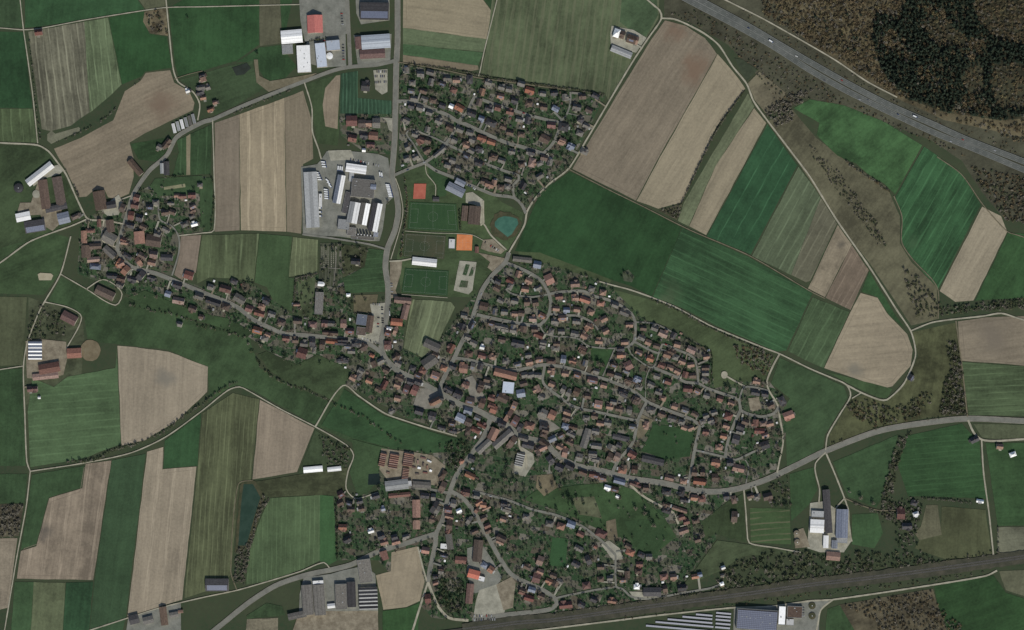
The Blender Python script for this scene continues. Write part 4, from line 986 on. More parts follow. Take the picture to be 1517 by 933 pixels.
def big(name, label, cat, px, py, L, Wd, ang, c, eave=5.0, pitch=18, flat=False, group=None, sky=0, wallmat='plaster', solar=None, hip=False):
    """a barn, hall or other large building"""
    root = place(name, px, py, ang); tag(root, label, cat, group)
    Lm, Wm = L * MPP, Wd * MPP
    wm = M[wallmat]
    if flat:
        wl = MB(); wl.box(-Lm/2, Lm/2, -Wm/2, Wm/2, 0, eave); obj('wall', wl.mesh('wall', wm), root)
        rf = MB(); rf.box(-Lm/2+.35, Lm/2-.35, -Wm/2+.35, Wm/2-.35, eave+.003, eave + .15)
        ro = obj('roof', rf.mesh('roof', ROOF[c]), root)
        pp = MB()
        for b in ((-Lm/2-.05,Lm/2+.05,-Wm/2-.05,-Wm/2+.33),(-Lm/2-.05,Lm/2+.05,Wm/2-.33,Wm/2+.05),(-Lm/2-.05,-Lm/2+.33,-Wm/2+.34,Wm/2-.34),(Lm/2-.33,Lm/2+.05,-Wm/2+.34,Wm/2-.34)):
            pp.box(*b, eave+.006, eave + .5)
        obj('parapet', pp.mesh('parapet', ROOF['s']), root)
        rnd = random.Random(int(px * 7 + py))
        for k in range(max(1, int(Lm * Wm / 260))):
            v = MB(); s = rnd.uniform(.7, 1.4); v.box(-s, s, -s * .7, s * .7, 0, rnd.uniform(.5, 1.2))
            obj('roof_vent', v.mesh('roof_vent', ROOF['s']), ro, (rnd.uniform(-.4, .4) * Lm, rnd.uniform(-.38, .38) * Wm, eave + .15))
        rz = eave
    else:
        wl, rf, rz = gable_parts(Lm, Wm, eave, pitch, hip, 0.5)
        obj('wall', wl.mesh('wall', wm), root); ro = obj('roof', rf.mesh('roof', ROOF[c]), root)
        a = math.radians(pitch)
        if sky:
            for k in range(sky):
                for sd in (-1, 1):
                    s = MB(); u = (-.5 + (k + .5) / sky) * Lm
                    v0, v1 = Wm * .16, Wm * .34
                    s.add([(u - 1.1, sd * v, rz + .3 - v * math.tan(a)) for v in (v0, v1)] + [(u + 1.1, sd * v, rz + .3 - v * math.tan(a)) for v in (v1, v0)], [(0, 1, 2, 3)] if sd < 0 else [(3, 2, 1, 0)])
                    obj('skylight', s.mesh('skylight', M['metalw']), ro)
        if solar is not None:
            n = int(Lm * .94 / 3.2); m = max(1, int(Wm * .46 / math.cos(a) / 2.6))
            for i in range(n):
                for j in range(m):
                    s = MB(); u0 = -n * 1.6 + i * 3.2 + .06; v0 = .4 + j * 2.6
                    s.add([(u, -v * math.cos(a), rz + .34 - v * math.sin(a)) for u, v in ((u0, v0), (u0, v0 + 2.5), (u0 + 3.08, v0 + 2.5), (u0 + 3.08, v0))], [(0, 1, 2, 3)])
                    solar.append((ro, s))
    block_rect(px, py, L, Wd, ang)
    return root
def flush_panels(lst):
    """one shared mesh per alike panel would need equal frames; each panel stays a light quad of its own"""
    for ro, s in lst: obj('solar_panel', s.mesh('solar_panel', M['solar']), ro)

# ---- dwellings read off the photograph, tile by tile (x y colour [length width [angle]])
def tiles(x0, y0, s, txt, dang=None):
    for e in txt.split(';'):
        q = e.split()
        if len(q) < 3: continue
        px, py = x0 + float(q[0]) / s, y0 + float(q[1]) / s - 0.8
        L = float(q[3]) if len(q) > 3 else None; Wd = float(q[4]) if len(q) > 4 else None
        house(px, py, q[2], L, Wd, float(q[5]) if len(q) > 5 else dang)
K = 7.175
tiles(590, 90, K, "90 110 g;240 150 g;340 130 g;150 240 g;350 235 g;520 195 g;470 250 d;620 215 p;590 320 r;760 205 d 9 14;960 240 g;1100 290 g;890 340 p;1090 385 o;140 330 g;270 330 b;280 415 g;370 430 b;470 485 d;650 505 o 14 10;565 490 w 7 7;140 490 d;230 512 g;330 560 g;90 640 g;860 450 b;960 515 d;1060 510 r;785 570 d 13 9;885 620 u 9 8;985 665 d 17 10 25;1120 710 b;310 740 g;430 650 g;550 720 b;660 740 g;760 770 g;890 830 o 14 8 18;990 870 o 13 8 18;720 890 b;600 850 g;250 850 r;180 790 g;170 410 g")
tiles(750, 100, K, "30 240 g;250 250 o 14 10;390 285 g;510 280 d;620 325 g;90 360 d;240 390 b;400 430 b;525 445 u;810 315 b;950 310 d;750 430 g 13 10;880 460 b;40 480 r;140 560 g;230 570 d;480 620 r 13 10;610 640 d 15 12;40 700 b;160 720 b;410 765 b 16 12;790 565 d;850 625 g;780 705 g;600 785 p;690 840 u;60 900 g;250 910 g;830 905 g;160 180 g")
tiles(580, 190, K, "160 330 g 8 10;255 315 g 10 8;300 150 r;375 245 b;390 140 b;170 210 g 8 10;800 190 p;850 245 g;930 230 d;1090 305 b;510 260 g 22 6 -40;600 400 g;710 440 g;800 300 d;930 380 d;985 575 b;1090 590 p;650 350 g;860 130 g")
tiles(710, 190, K, "140 320 b;240 350 g;450 395 b;560 370 p 14 10;350 250 g;560 265 d;110 605 p 14 9;230 635 b;310 550 g;300 625 g;465 620 d;640 380 g;750 370 g;640 515 g;870 155 p;960 200 u;690 320 b")
tiles(700, 370, K, "485 265 p;400 335 r;600 335 p;560 425 p;700 410 g;815 320 o 13 16;270 345 d;260 415 b;400 395 g;120 605 b 13 12;580 565 b 9 10;670 570 b 9 10;450 550 g;300 545 g;240 665 g;340 665 g;450 685 p;520 680 b;640 740 p;740 705 o;270 815 g;340 830 g;430 835 g;540 850 b 9 10;660 855 b;690 910 r;920 505 r;1080 515 p;890 630 p;1000 645 u;1110 640 p;870 765 g;960 730 p;1100 765 g;1090 370 p 14 9;200 790 b")
tiles(850, 390, K, "190 275 g;310 315 p;20 375 p;120 395 o 17 8;285 430 o;30 495 o;180 525 p;320 595 p;540 530 g 15 9;160 675 p;590 660 p;340 725 p;270 835 p;540 845 p;110 780 p;740 695 b;860 695 g;950 755 p 14 10;1060 770 d;1100 870 p;790 845 p;720 795 g;880 885 b;90 910 p;500 915 d;440 450 g")
tiles(920, 470, K, "190 380 p;310 445 o;75 515 p;10 410 p;530 375 b;490 405 p;580 430 g;650 475 p;740 510 p;430 515 r;520 540 p;600 580 p;680 615 r;760 625 b;745 350 p 14 10;905 425 p;895 545 b;895 600 g;890 670 g;380 630 g;500 690 r;710 765 r 14 10;810 790 p;320 720 g;180 660 u;80 690 b;190 750 g;440 865 p;1050 870 r;160 890 b 8 13;30 825 d;400 800 g")
tiles(1030, 540, K, "380 415 p;350 555 r 12 11;330 655 p;300 765 o;250 885 p;110 720 r;650 185 p;640 305 d 13 8;740 320 d;800 440 b;920 390 d 10 13;990 545 o 16 12 -20;530 615 b;480 665 d 12 11;470 720 g;430 800 d 11 14;640 625 r;720 630 p;790 635 p;680 710 r 15 9;740 755 p;740 860 d 13 12;170 605 d;80 610 g;120 335 g;200 515 g")
tiles(660, 460, K, "180 180 d 10 11;60 410 r 15 9 -62;200 60 g;280 170 d 12 6 -62;240 290 g;300 350 g;390 395 w 7 6;250 465 b;390 485 r;500 500 p;640 545 g;770 575 g;770 355 d 20 10 12;600 315 b;630 205 g;720 215 g;880 480 g;890 555 p;1000 525 p;190 620 p 13 14;370 600 d;290 600 g 7 12;220 795 p;370 825 b 8 13;440 800 g;830 780 b;840 690 g;905 690 g;800 885 u 13 12;980 835 p;440 740 b;1020 920 g;1120 645 p;1130 785 p;1040 350 g;1000 270 r;80 600 d;130 900 d 14 11")
tiles(790, 460, K, "100 380 g;250 360 b;240 405 g;60 530 p;190 545 b 14 7;320 520 u 8 12;420 545 p;530 430 b 11 11;550 565 g;590 185 p 13 9;470 125 g;230 125 g;300 90 p;750 95 p;770 225 p;690 330 p;540 270 p;440 250 g;190 230 g;300 230 g;920 480 o;860 585 b;1010 590 r 12 13;820 675 b;900 700 g;1010 745 b;1090 735 u;990 650 g;200 655 p;340 675 p;470 690 p;630 745 r 16 9 12;750 800 p;320 840 g 7 11;375 880 g 7 11;460 870 b 10 12;580 915 b;960 880 d 14 9;30 845 p;50 690 g;670 650 g")
tiles(800, 560, K, "620 285 o 12 12;740 310 p;840 335 b;780 260 g;950 340 g 8 12;1020 240 b 9 14;130 395 o 11 14;40 380 g 11 13;290 370 p;280 430 b;270 515 u;350 525 b 14 7;330 600 g 14 7;130 650 u 12 9;220 615 b;210 735 p;320 690 b;265 795 o 8 15 12;410 845 g;590 570 g;600 725 g 16 9;560 810 g 13 9;590 870 g;580 410 b;640 485 p;720 480 g;490 430 g;760 740 g 8 12;840 720 d;740 845 b 8 14;980 815 r 13 10 28;820 840 p 9 13;980 520 g;30 745 o 12 8;60 560 b;110 875 d 9 15 -35")
tiles(920, 570, K, "320 275 g 13 9;430 315 b;540 365 g 13 8;640 400 g;740 465 p 10 7;670 460 p 9 7;570 235 p;780 315 b;680 275 g;990 835 p;270 435 p 13 7;950 385 g;900 335 g;30 890 b")
tiles(500, 500, K, "60 35 d 16 6;220 70 g;280 105 b 8 12;110 100 g;530 85 r 9 13;620 215 b;650 275 g;390 290 b;460 255 g;520 355 b;220 420 g;165 435 p;340 465 o;500 505 r 14 8;440 560 b;660 435 b 13 9;640 510 p;735 555 r 9 14;820 565 r 10 15;640 650 p;780 480 d;860 480 d;905 360 r;800 330 d;1040 190 b;1040 410 o 13 12;870 790 d 13 10;1010 840 d 11 13;860 405 b;250 360 g;150 150 g;60 240 d 14 6;570 790 g 7 7;1130 330 o")
tiles(610, 550, K, "390 200 d 15 8 28;490 245 d 12 11;570 150 r;740 155 b 9 14;620 320 b 13 12;600 425 u 13 11;520 500 u 15 12 25;600 545 b 9 12;700 500 g;745 575 r 15 7 30;680 630 r 15 7 30;430 560 b 10 9;320 605 d 12 6 15;440 640 d 12 6 10;430 365 g 6 9;960 565 d 12 10;870 410 o 10 12;970 290 b 16 12 25;850 370 r;750 345 b 9 14;850 290 r;1030 475 p 7 20 32;1090 370 p 8 13;1100 535 r 10 16 30;1070 750 b 9 18 35;600 640 b 8 12")
tiles(730, 600, K, "390 225 o 15 11;330 360 g 14 7 15;375 430 d 18 10 12;540 230 d 12 12;540 315 b;520 95 g;820 655 d 14 9 28;710 665 d 13 11;960 720 b 13 7 20;1060 740 r;200 400 b 8 19 35;920 560 g 9 12;290 240 d 7 12;1060 550 g")
tiles(560, 640, K, "690 460 b 8 15 30;690 585 b 9 16 25;980 465 o 16 8 24;500 680 d 13 8 5;590 695 g 7 11 5;600 800 d 7 20 32;750 830 r 11 10;940 645 r 11 11;890 315 o 6 6;1000 290 d 9 9")
tiles(480, 700, K, "180 235 r 9 11;170 330 b 10 10;270 330 d 9 7;380 310 d 10 7;290 395 b;550 255 d 12 8;630 390 u 6 6;200 585 o 13 9;250 715 d 11 10 -25;610 680 d 11 11;640 745 p 12 8 -15;750 690 d;765 740 o 13 8 -15;500 625 w 9 6;640 885 o 14 11;1080 830 o 12 10;870 685 g 10 7;400 390 b")
tiles(620, 720, K, "320 260 r 9 9;370 190 g 8 12;330 330 p 13 6;330 420 b 9 18 5;320 480 r;430 265 w 8 6;490 75 r;620 110 g;640 180 o;690 205 o;620 262 p 5 9 35;720 240 p 14 4;690 345 b;730 425 r;740 480 b;940 255 g 13 8;910 195 d;900 355 p;880 555 b 15 9 25;870 600 p 12 6 25;540 370 g 6 12 35;600 485 b;700 845 u 10 8 35;770 890 o 9 10 35;270 740 d 12 6;240 890 b 8 9;70 685 o;150 360 b;200 260 g 7 13 30")
tiles(750, 720, K, "210 330 g;460 405 g 12 9;580 430 o 12 10;690 410 u 13 10;790 515 r;1010 510 r 17 11 25;950 650 o 5 5;360 795 p 10 14;760 660 g;740 830 d 13 9;870 790 d 8 15;20 235 g;1080 20 w 11 7")
tiles(880, 680, K, "300 125 o 13 9;430 115 b 9 12;270 240 u 18 8 15;220 325 b 12 8;440 275 r 18 6 20;550 310 b 9 9;800 205 p 14 8;950 240 p;770 350 d 14 9;930 360 d 12 9;1060 415 o;960 440 d 12 7;910 540 p 24 6 18;770 490 b 12 5;770 555 d 14 7;930 620 r;980 670 r;950 765 p 15 9;1080 660 b;90 205 p;20 180 r;1100 860 b")
tiles(1020, 660, K, "290 185 o 13 10;115 385 o 19 10;150 290 b 7 11;60 290 b 8 11;280 345 b 10 12;530 245 o 18 11 12;440 190 d 10 9;60 555 p 11 8;140 575 r 11 8;400 545 d 9 9;480 580 b 8 12;485 760 b 9 17 5;655 540 b;720 550 g;840 545 b 14 11")
tiles(620, 800, K, "240 335 g 8 9;100 625 r 9 14 -5;180 460 p 8 6;180 390 d 9 6;1100 560 r")
tiles(760, 800, K, "150 290 b;290 340 o;250 405 r 12 15 15;380 440 o 10 7;430 380 b;450 470 b 9 9;170 620 r 15 9;100 540 b;200 530 u;300 600 b;560 695 r 20 10 -6;780 485 r 12 11;710 100 g;730 690 d;860 635 d;1050 650 p 13 7;930 290 b;1030 410 g;930 420 b;490 440 g")
tiles(900, 800, 7.178, "220 70 b;240 135 o 9 13;330 335 b;310 500 w 9 7;600 395 o 12 9;700 395 p 10 9;930 390 o 11 7;790 510 d 13 11;610 520 b 7 11;160 430 p 9 7;360 160 d;440 180 g;340 260 r;980 370 u 7 7;210 370 b")
tiles(100, 270, K, "590 280 b 8 13 20;740 170 r 9 10;720 250 r 12 10;680 360 r 9 13 8;770 385 d 10 11;880 270 d 11 8;940 220 g;1040 330 b 11 8;1120 325 b;670 465 d 13 8;810 480 b;340 440 r 12 6;250 520 r 13 6;600 620 r;615 650 p 13 6 10;560 865 o 9 13 30;640 790 d 15 7 35;800 790 b 14 9 30;760 845 p 7 14 -35;920 775 p 12 11;900 860 p 12 8;90 370 b 14 7;1100 230 g 11 5;1050 510 g 12 6;960 560 g 10 10;300 900 u 17 9 5")
tiles(110, 340, K, "410 500 d 15 8 5;500 530 b 13 9 12;620 535 d 14 8 15;710 500 d 9 17 38;550 440 o 9 15 40;500 370 o 10 10;490 595 g 11 9;820 520 d 12 6;1000 690 u 9 9;1100 600 d 14 8 15")
tiles(230, 380, K, "360 205 r 14 12;240 310 d 14 7 20;470 430 g 13 9;620 490 d 24 8 18;590 330 g 9 9;750 350 r 18 11 15;840 270 d 11 7;900 455 g 18 12 30;750 540 b 12 10;1000 560 r 11 10 20;1110 610 r 16 8 15;250 475 p 18 10 10;400 560 b 12 9 20;490 645 b 7 7;265 725 g 7 8;1090 790 o 15 10 15;1140 545 p")
tiles(360, 420, K, "265 550 p 9 7;250 190 d 10 10;200 250 p 11 7;310 330 g;410 420 b 12 8;585 405 b 13 8;460 590 r 11 7;560 610 b 9 8;650 645 g 12 9;630 745 r 15 16 18;740 630 d 9 12;945 620 o 18 7 6;845 655 b 8 14 5;760 710 g 11 5;740 440 r 13 9;870 430 r 9 11;940 430 g;1070 430 p 9 13;930 530 b 24 6 5;1130 510 r;1040 640 d 18 6 5;240 585 g 10 9;570 230 p 9 4;1060 830 d 18 5 5")
tiles(490, 420, K, "690 510 p 6 12 20;610 530 r 9 10;610 660 r 10 13;620 485 w 7 5;210 510 r 11 9;350 680 b 8 12 25;270 650 d 12 8;700 780 b 9 11 30;720 855 g 10 9;440 770 o 7 5")
tiles(300, 0, 3.887, "45 635 o 9 6;860 700 r 17 16 0;920 715 b 12 12 0;958 715 p 9 10 0;1002 712 g 12 15 0;865 800 r 13 11 10;930 785 d 12 8 5;985 785 p 14 12 5;970 838 r 12 9 5;940 500 d 13 15 5;930 868 w 5 5")
tiles(900, 0, 3.887, "52 195 w 9 13 18;85 205 b 7 12 18;138 230 b 14 13 18;165 238 p 6 12 18")
tiles(0, 460, 3.887, "190 455 r 16 8 -4;228 503 w 4 4")
tiles(1200, 460, 3.886, "1090 785 p 10 8;1165 830 w 10 7 -20;580 390 d 10 7 -60;945 745 d 13 9 -25")
tiles(1200, 690, 3.839, "515 275 r 12 17 0;550 345 d 15 10 0;600 275 w 9 6 -20;965 203 w 11 5 10;590 215 d 10 7 20")
tiles(0, 0, 3.887, "960 830 b 17 8 -52;920 850 g 8 8;225 190 r 12 9 -8")

tiles(220, 240, 8.483, "430 440 r 12 6;550 425 r 12 8;360 430 p 8 6;560 570 p 9 6;560 620 b 9 6;550 690 g 9 6;460 790 g 12 8;580 790 w 10 6;650 295 g 8 6")
tiles(260, 90, 10.37, "410 240 d 9 6;430 300 p 7 9;400 420 g 12 8;380 500 d 12 7;500 420 g 7 8;430 580 p 9 6;610 650 p 7 6;190 475 w 6 5")
tiles(420, 340, 7.175, "770 345 d 14 9 5;690 700 w 6 4;150 800 p 8 4")

tiles(830, 711, 3.153, "760 410 w 6 5;756 447 g 6 5;754 486 w 6 5;267 78 w 5 4")
house(806, 656.5, 'b', 16, 8, 35); house(797, 668, 'b', 14, 7, 82); house(796, 392, 'u', 12, 11, 10)
ROOF['O'] = tile_mat('vivid_red_orange_tiles', (206,92,52), (182,74,42)); CNAME['O'] = 'vivid red-orange'
PANELS = []
BARKW = mottled('weathered_boards', [(92,82,70),(112,102,88)], .5, .95, .3)
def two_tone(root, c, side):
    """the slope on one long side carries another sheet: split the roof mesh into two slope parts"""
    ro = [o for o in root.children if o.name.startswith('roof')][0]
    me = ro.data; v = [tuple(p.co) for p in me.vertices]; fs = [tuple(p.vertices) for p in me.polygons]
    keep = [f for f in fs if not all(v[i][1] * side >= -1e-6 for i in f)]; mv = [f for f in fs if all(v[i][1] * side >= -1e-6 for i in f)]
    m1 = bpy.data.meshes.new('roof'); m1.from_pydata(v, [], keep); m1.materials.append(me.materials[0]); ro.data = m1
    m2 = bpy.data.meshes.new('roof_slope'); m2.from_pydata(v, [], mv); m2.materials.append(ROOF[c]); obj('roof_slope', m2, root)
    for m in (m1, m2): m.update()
def sawtooth(name, label, cat, px, py, L, Wd, ang, n, c, c2, eave=5.0, rise=1.6):
    root = place(name, px, py, ang); tag(root, label, cat)
    Lm, Wm = L * MPP, Wd * MPP; st = Lm / n
    wl = MB(); wl.box(-Lm/2, Lm/2, -Wm/2, Wm/2, 0, eave); obj('wall', wl.mesh('wall', M['plaster']), root)
    b = MB(); b.add([(0,-Wm/2-.2,.02),(st*.62,-Wm/2-.2,rise),(st,-Wm/2-.2,.02),(0,Wm/2+.2,.02),(st*.62,Wm/2+.2,rise),(st,Wm/2+.2,.02)], [(0,1,4,3),(0,2,1),(3,4,5)])
    b.f = [b.f[0][::-1] if False else b.f[0], b.f[1], b.f[2]]
    s = MB(); s.add([(st*.62,-Wm/2-.2,rise),(st,-Wm/2-.2,.02),(st,Wm/2+.2,.02),(st*.62,Wm/2+.2,rise)], [(0,1,2,3)])
    bm, sm = b.mesh('roof_bay', ROOF[c]), s.mesh('glazed_strip', ROOF[c2])
    for i in range(n):
        r = obj('roof_bay', bm, root, (-Lm/2 + i * st, 0, eave)); obj('glazed_strip', sm, r)
    block_rect(px, py, L, Wd, ang)
    return root
def tank(name, label, cat, px, py, r, h, mat, roofmat=None, dome=0.0):
    x, y = W2(px, py); root = tag(obj(name, None, None, (x, y, zat(px, py))), label, cat)
    R_ = r * MPP; m = MB(); m.ring(R_, R_, 0, h, 28, cap=False); m.ring(R_ + .25, R_ + .25, h - .3, h, 28, cap=False); obj('shell', m.mesh('shell', mat), root)
    m = MB(); m.ring(R_ - .05, R_ * .5, h - .25, h + dome * .7, 28, cap=False); m.ring(R_ * .5, .25, h + dome * .7, h + dome, 28); obj('cover', m.mesh('cover', roofmat or mat), root)
    m = MB(); m.ring(.8, .8, h + dome - .1, h + dome + .7, 10); obj('hatch', m.mesh('hatch', M['metalw']), root)
    put(blob(px, py, r + 1, r + 1, 12, 0), None, True)
    return root

# ---- western farm
big('cattle_barn', 'long white roofed barn set slantwise beside the farm lane', 'barn', 59.5, 257.5, 46, 11, -38, 'w', 3.6, 24)
big('cattle_barn', 'long brown roofed barn beside the round silage pad', 'barn', 66.4, 288, 43, 13, 82, 'b', 4, 20)
big('cattle_barn', 'long brown roofed barn nearest the farm lane hedge', 'barn', 88, 283, 42, 14, 80, 'b', 4, 20)
big('machine_shed', 'narrow dark roofed shed below the twin brown barns', 'shed', 84, 308, 32, 8, -13, 'd', 4, 12)
big('farm_hall', 'bright white roofed hall in the western farm', 'hall', 35, 321, 21, 12, -12, 'w', 5, 10)
big('farm_hall', 'wide blue solar roofed hall in the western farm', 'hall', 52.5, 335, 30, 17, -9, 'd', 5, 16, solar=PANELS)
big('farm_hall', 'blue-grey roofed square hall by the farm lane junction', 'hall', 95, 323, 17, 16, -14, 'u', 5, 16)
tank('slurry_tank', 'dark round slurry tank with white hatch at the field edge', 'tank', 28, 278.5, 7, 4.5, M['darkmetal'], M['darkmetal'], 1.2)
sheet('silage_pad', blob(54, 287.5, 6, 6, 18, 0.04), M['concrete'], 0, block=True)
big('barn', 'large brown barn jutting into the big brown field', 'barn', 148.8, 297, 28, 17, 80, 'b', 5, 26)
big('barn', 'dark roofed barn beside the large brown barn', 'barn', 165.5, 303.5, 14, 10, -10, 'd', 4.5, 28)
for q in ((164,335,18,11,82,'b','brown roofed barn at the lane fork'),(125,351,18,8,88,'p','narrow terracotta barn at the meadow edge'),(162.7,352.5,20,16,30,'g','broad grey barn beside the street bend'),
          (207,352,18,15,85,'o','broad orange barn between farmyards'),(228,356.5,22,17,8,'b','brown hall sized barn by the loop lane'),(128,372.5,18,13,88,'b','brown barn standing at the meadow edge'),
          (142,365,17,8,-3,'b','low brown barn closing the farmyard'),(139,384.5,18,7,-5,'p','low terracotta barn below the brown barn'),(162.7,373.5,21,10,42,'g','grey barn set slantwise on the street'),
          (247.7,381.5,17,9,3,'d','dark roofed barn beside the small brown field'),(156,434,29,13,25,'b','tan brown barn inside the meadow track loop'),(201,248,27,9,50,'b','narrow brown barn slanting beside the western street'),
          (247,249.5,20,8,88,'d','dark roofed barn above the garden strips'),(240.5,249.5,15,5,88,'s','light grey shed beside the dark roofed barn')):
    big('barn', q[6], 'barn', q[0], q[1], q[2], q[3], q[4], q[5], 4.5, 32 if q[3] < 13 else 26)
for i, (x, y, c) in enumerate(((258,190,'w'),(264,187,'s'),(270,184,'w'),(276,181,'s'),(281.5,178.5,'g'),(287,176,'s'))):
    big('greenhouse', ['white','grey','white','grey','dark grey','grey'][i] + ' long greenhouse, number %s in the row counted from the brown barn' % ['one','two','three','four','five','six'][i], 'greenhouse', x, y, 14, 3.8, 76, c, 2.4, 22, group='row of long greenhouses')
# ---- hamlet
sawtooth('solar_shed', 'hamlet hall with shining solar roof bands', 'hall', 52.7, 519, 27, 20, 90, 5, 'u', 'w', 4, 1.2)  # sun's shine on the solar roof painted as white strips
big('farm_hall', 'orange roofed hall beside the round earth pad', 'hall', 110.6, 523, 21, 14, -3, 'o', 5, 18)
big('barn', 'red roofed barn of the hamlet farm', 'barn', 74, 545, 31, 14, -10, 'r', 5, 24)
big('barn', 'terracotta roofed low barn along the red hamlet barn', 'barn', 68, 557, 38, 9, -6, 'p', 3.5, 18)
big('barn', 'red barn alone beside the hamlet orchard', 'barn', 103, 471, 23, 14, 28, 'r', 4.5, 26)
# ---- northern works
big('workshop', 'vivid red-orange square workshop in its grey yard', 'workshop', 467, 36, 26, 22, 88, 'O', 5, 24)
big('warehouse', 'white and grey gabled warehouse beside the red-orange workshop', 'warehouse', 432.5, 54.5, 31, 19, -5, 'w', 6, 14)
big('warehouse', 'low grey flat roofed store below the gabled warehouse', 'warehouse', 426, 73, 16, 14, -4, 's', 3.5, flat=True)
big('warehouse', 'long white flat roofed hall beside the road', 'warehouse', 450.5, 87.5, 40, 20, 87, 'w', 7, flat=True)
big('office_building', 'pale blue flat roofed office beside the white hall', 'office', 476, 82, 36, 15, 84, 'l', 7, flat=True)
big('office_building', 'pale blue flat roofed office wing', 'office', 494, 67.5, 20, 15, -5, 'l', 7.6, flat=True)
tank('round_pavilion', 'round white pavilion beside the office wing', 'pavilion', 488.5, 83, 5, 4, M['metalw'], M['metalw'], 0.8)
big('warehouse', 'dark solar roofed warehouse at the end of the lane', 'warehouse', 555, 17, 42, 25, 1, 'd', 6, 8, solar=PANELS)
big('warehouse', 'pale blue roofed warehouse beside the main road', 'warehouse', 557, 62, 42, 20, -4, 'l', 6, 12)
big('workshop', 'red roofed annex at the end of the pale blue warehouse', 'workshop', 531.5, 64, 18, 9, 86, 'r', 4.5, 20)
big('workshop', 'long red roofed workshop below the pale blue warehouse', 'workshop', 552, 80, 37, 13, -3, 'r', 4.5, 20)
big('machine_shed', 'long grey machine shed of the lone farm', 'shed', 920.5, 77, 32, 9, 22, 's', 4, 16)
# ---- factory
big('factory_hall', 'very long light grey factory hall beside the brown strip field', 'factory', 462, 296, 82, 19, 87, 's', 7, 5)
big('factory_hall', 'narrow white loading dock along the very long hall', 'factory', 475, 297, 20, 5, 90, 'w', 4, flat=True)
big('factory_hall', 'white factory hall nearest the staff car park', 'factory', 528, 250, 30, 12, 8, 'w', 6, 6)
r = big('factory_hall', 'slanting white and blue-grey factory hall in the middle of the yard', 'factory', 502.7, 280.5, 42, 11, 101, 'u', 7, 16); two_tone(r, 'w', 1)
big('factory_hall', 'broad dark grey flat roofed factory hall', 'factory', 538, 279, 34, 27, 5, 'g', 8, flat=True)
big('roof_house', 'blue glass roof house on the broad dark hall corner', 'factory', 553.5, 277, 8, 7, 5, 'u', 9.4, 16)
for x, y, L, Wd, c, lab in ((524,315,31,15,'s','light grey gabled factory bay with white slope'),(539.5,317,32,13,'g','dark grey gabled factory bay between two others'),(556,322,42,14,'d','dark slate factory bay with white slope beside the main road')):
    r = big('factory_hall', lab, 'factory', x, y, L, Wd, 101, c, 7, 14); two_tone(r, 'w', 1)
big('factory_hall', 'low dark store between the slanting hall and the gabled bays', 'factory', 513.5, 300, 32, 8, 101, 'd', 3.2, flat=True)
big('factory_hall', 'narrow grey pump house row behind the silos', 'factory', 538, 352.5, 34, 5, 4, 'g', 3.5, flat=True)
big('factory_hall', 'light grey loading roof beside the broad dark hall', 'factory', 521, 262, 7, 14, 5, 's', 4, flat=True)
big('dairy_hall', 'low white fodder shed beside the long dark barn', 'shed', 1211, 761, 18, 9, 3, 's', 4, flat=True)
big('dairy_hall', 'blue-grey machine shed in the dairy yard', 'shed', 1236, 806, 12, 8, 92, 'u', 4, 12)
big('factory_hall', 'light grey flat roofed factory annex', 'factory', 509.5, 332.5, 17, 15, 6, 's', 6, flat=True)
big('factory_hall', 'small grey flat roofed factory annex by the gate', 'factory', 521, 343, 13, 12, 6, 'g', 5, flat=True)
big('factory_hall', 'small blue-grey flat hut at the factory corner', 'factory', 557, 347.5, 7, 7, 6, 'u', 4, flat=True)
for k in range(5):
    tank('silo', 'grey silo, %s in the row behind the factory bays from the annex' % ['first','second','third','fourth','fifth'][k], 'silo', 531 + k * 4.6, 347 + k * .5, 1.5, 9, M['steel'], M['steel'], 1.0)['group'] = 'silos behind the factory'
# ---- school and sports
big('school', 'blue-grey roofed school beside the pond lane', 'school', 675, 281, 27, 13, 27, 'u', 7, 20)
big('school', 'blue-grey roofed school wing next to the lane', 'school', 682, 270.5, 15, 8, 27, 'u', 6.4, 20)
big('sports_hall', 'dark brown roofed sports hall beside the football pitch', 'sports hall', 703, 319, 27, 17, 95, 'b', 8, 10)
big('sports_hall', 'low brown annex of the sports hall', 'sports hall', 688.5, 316, 22, 8, 95, 'b', 4, 8)
big('pavilion', 'dark roofed pavilion above the football pitch', 'pavilion', 646, 295, 9, 6, 3, 'd', 3, 24)
big('clubhouse', 'long white roofed clubhouse between two football pitches', 'clubhouse', 629, 388, 36, 11, 6, 'w', 4, 20)
big('tennis_club', 'white flat roofed hut beside the orange tennis courts', 'hut', 669.5, 361, 14, 9, 92, 'w', 3.2, flat=True)
big('tennis_club', 'small red roofed hut beside the orange tennis courts', 'hut', 706.5, 370, 9, 5, 92, 'r', 3, 26)
big('row_building', 'long narrow grey building under the big dark wheat field', 'building', 774, 384.5, 28, 7, 6, 'g', 4, 24)
# ---- centre
big('inn', 'long orange roofed inn in the middle of the village', 'inn', 749, 554, 34, 11, 14, 'o', 6, 34)
big('parish_hall', 'pale blue flat roofed square hall below the orange inn', 'hall', 753, 574, 17, 17, 6, 'l', 6, flat=True)
big('barn', 'long grey barn set among eastern gardens', 'barn', 868, 649, 29, 10, 108, 'g', 5, 24)
big('barn', 'long dark roofed shed beside the grass block', 'shed', 967, 682, 33, 9, 13, 'd', 4, 22)
big('barn', 'low dark roofed shed off the green block lane', 'shed', 920, 648.5, 25, 7, 13, 'd', 4, 22)
big('barn', 'broad grey barn near the church', 'barn', 636.6, 535.5, 22, 16, -35, 'g', 5, 26)
big('barn', 'grey barn at the edge of the striped olive field', 'barn', 640, 511.5, 24, 12, 25, 'g', 5, 22)
big('barn', 'bright orange barn below the village crossing', 'barn', 731, 642.5, 18, 12, 116, 'o', 5, 34)
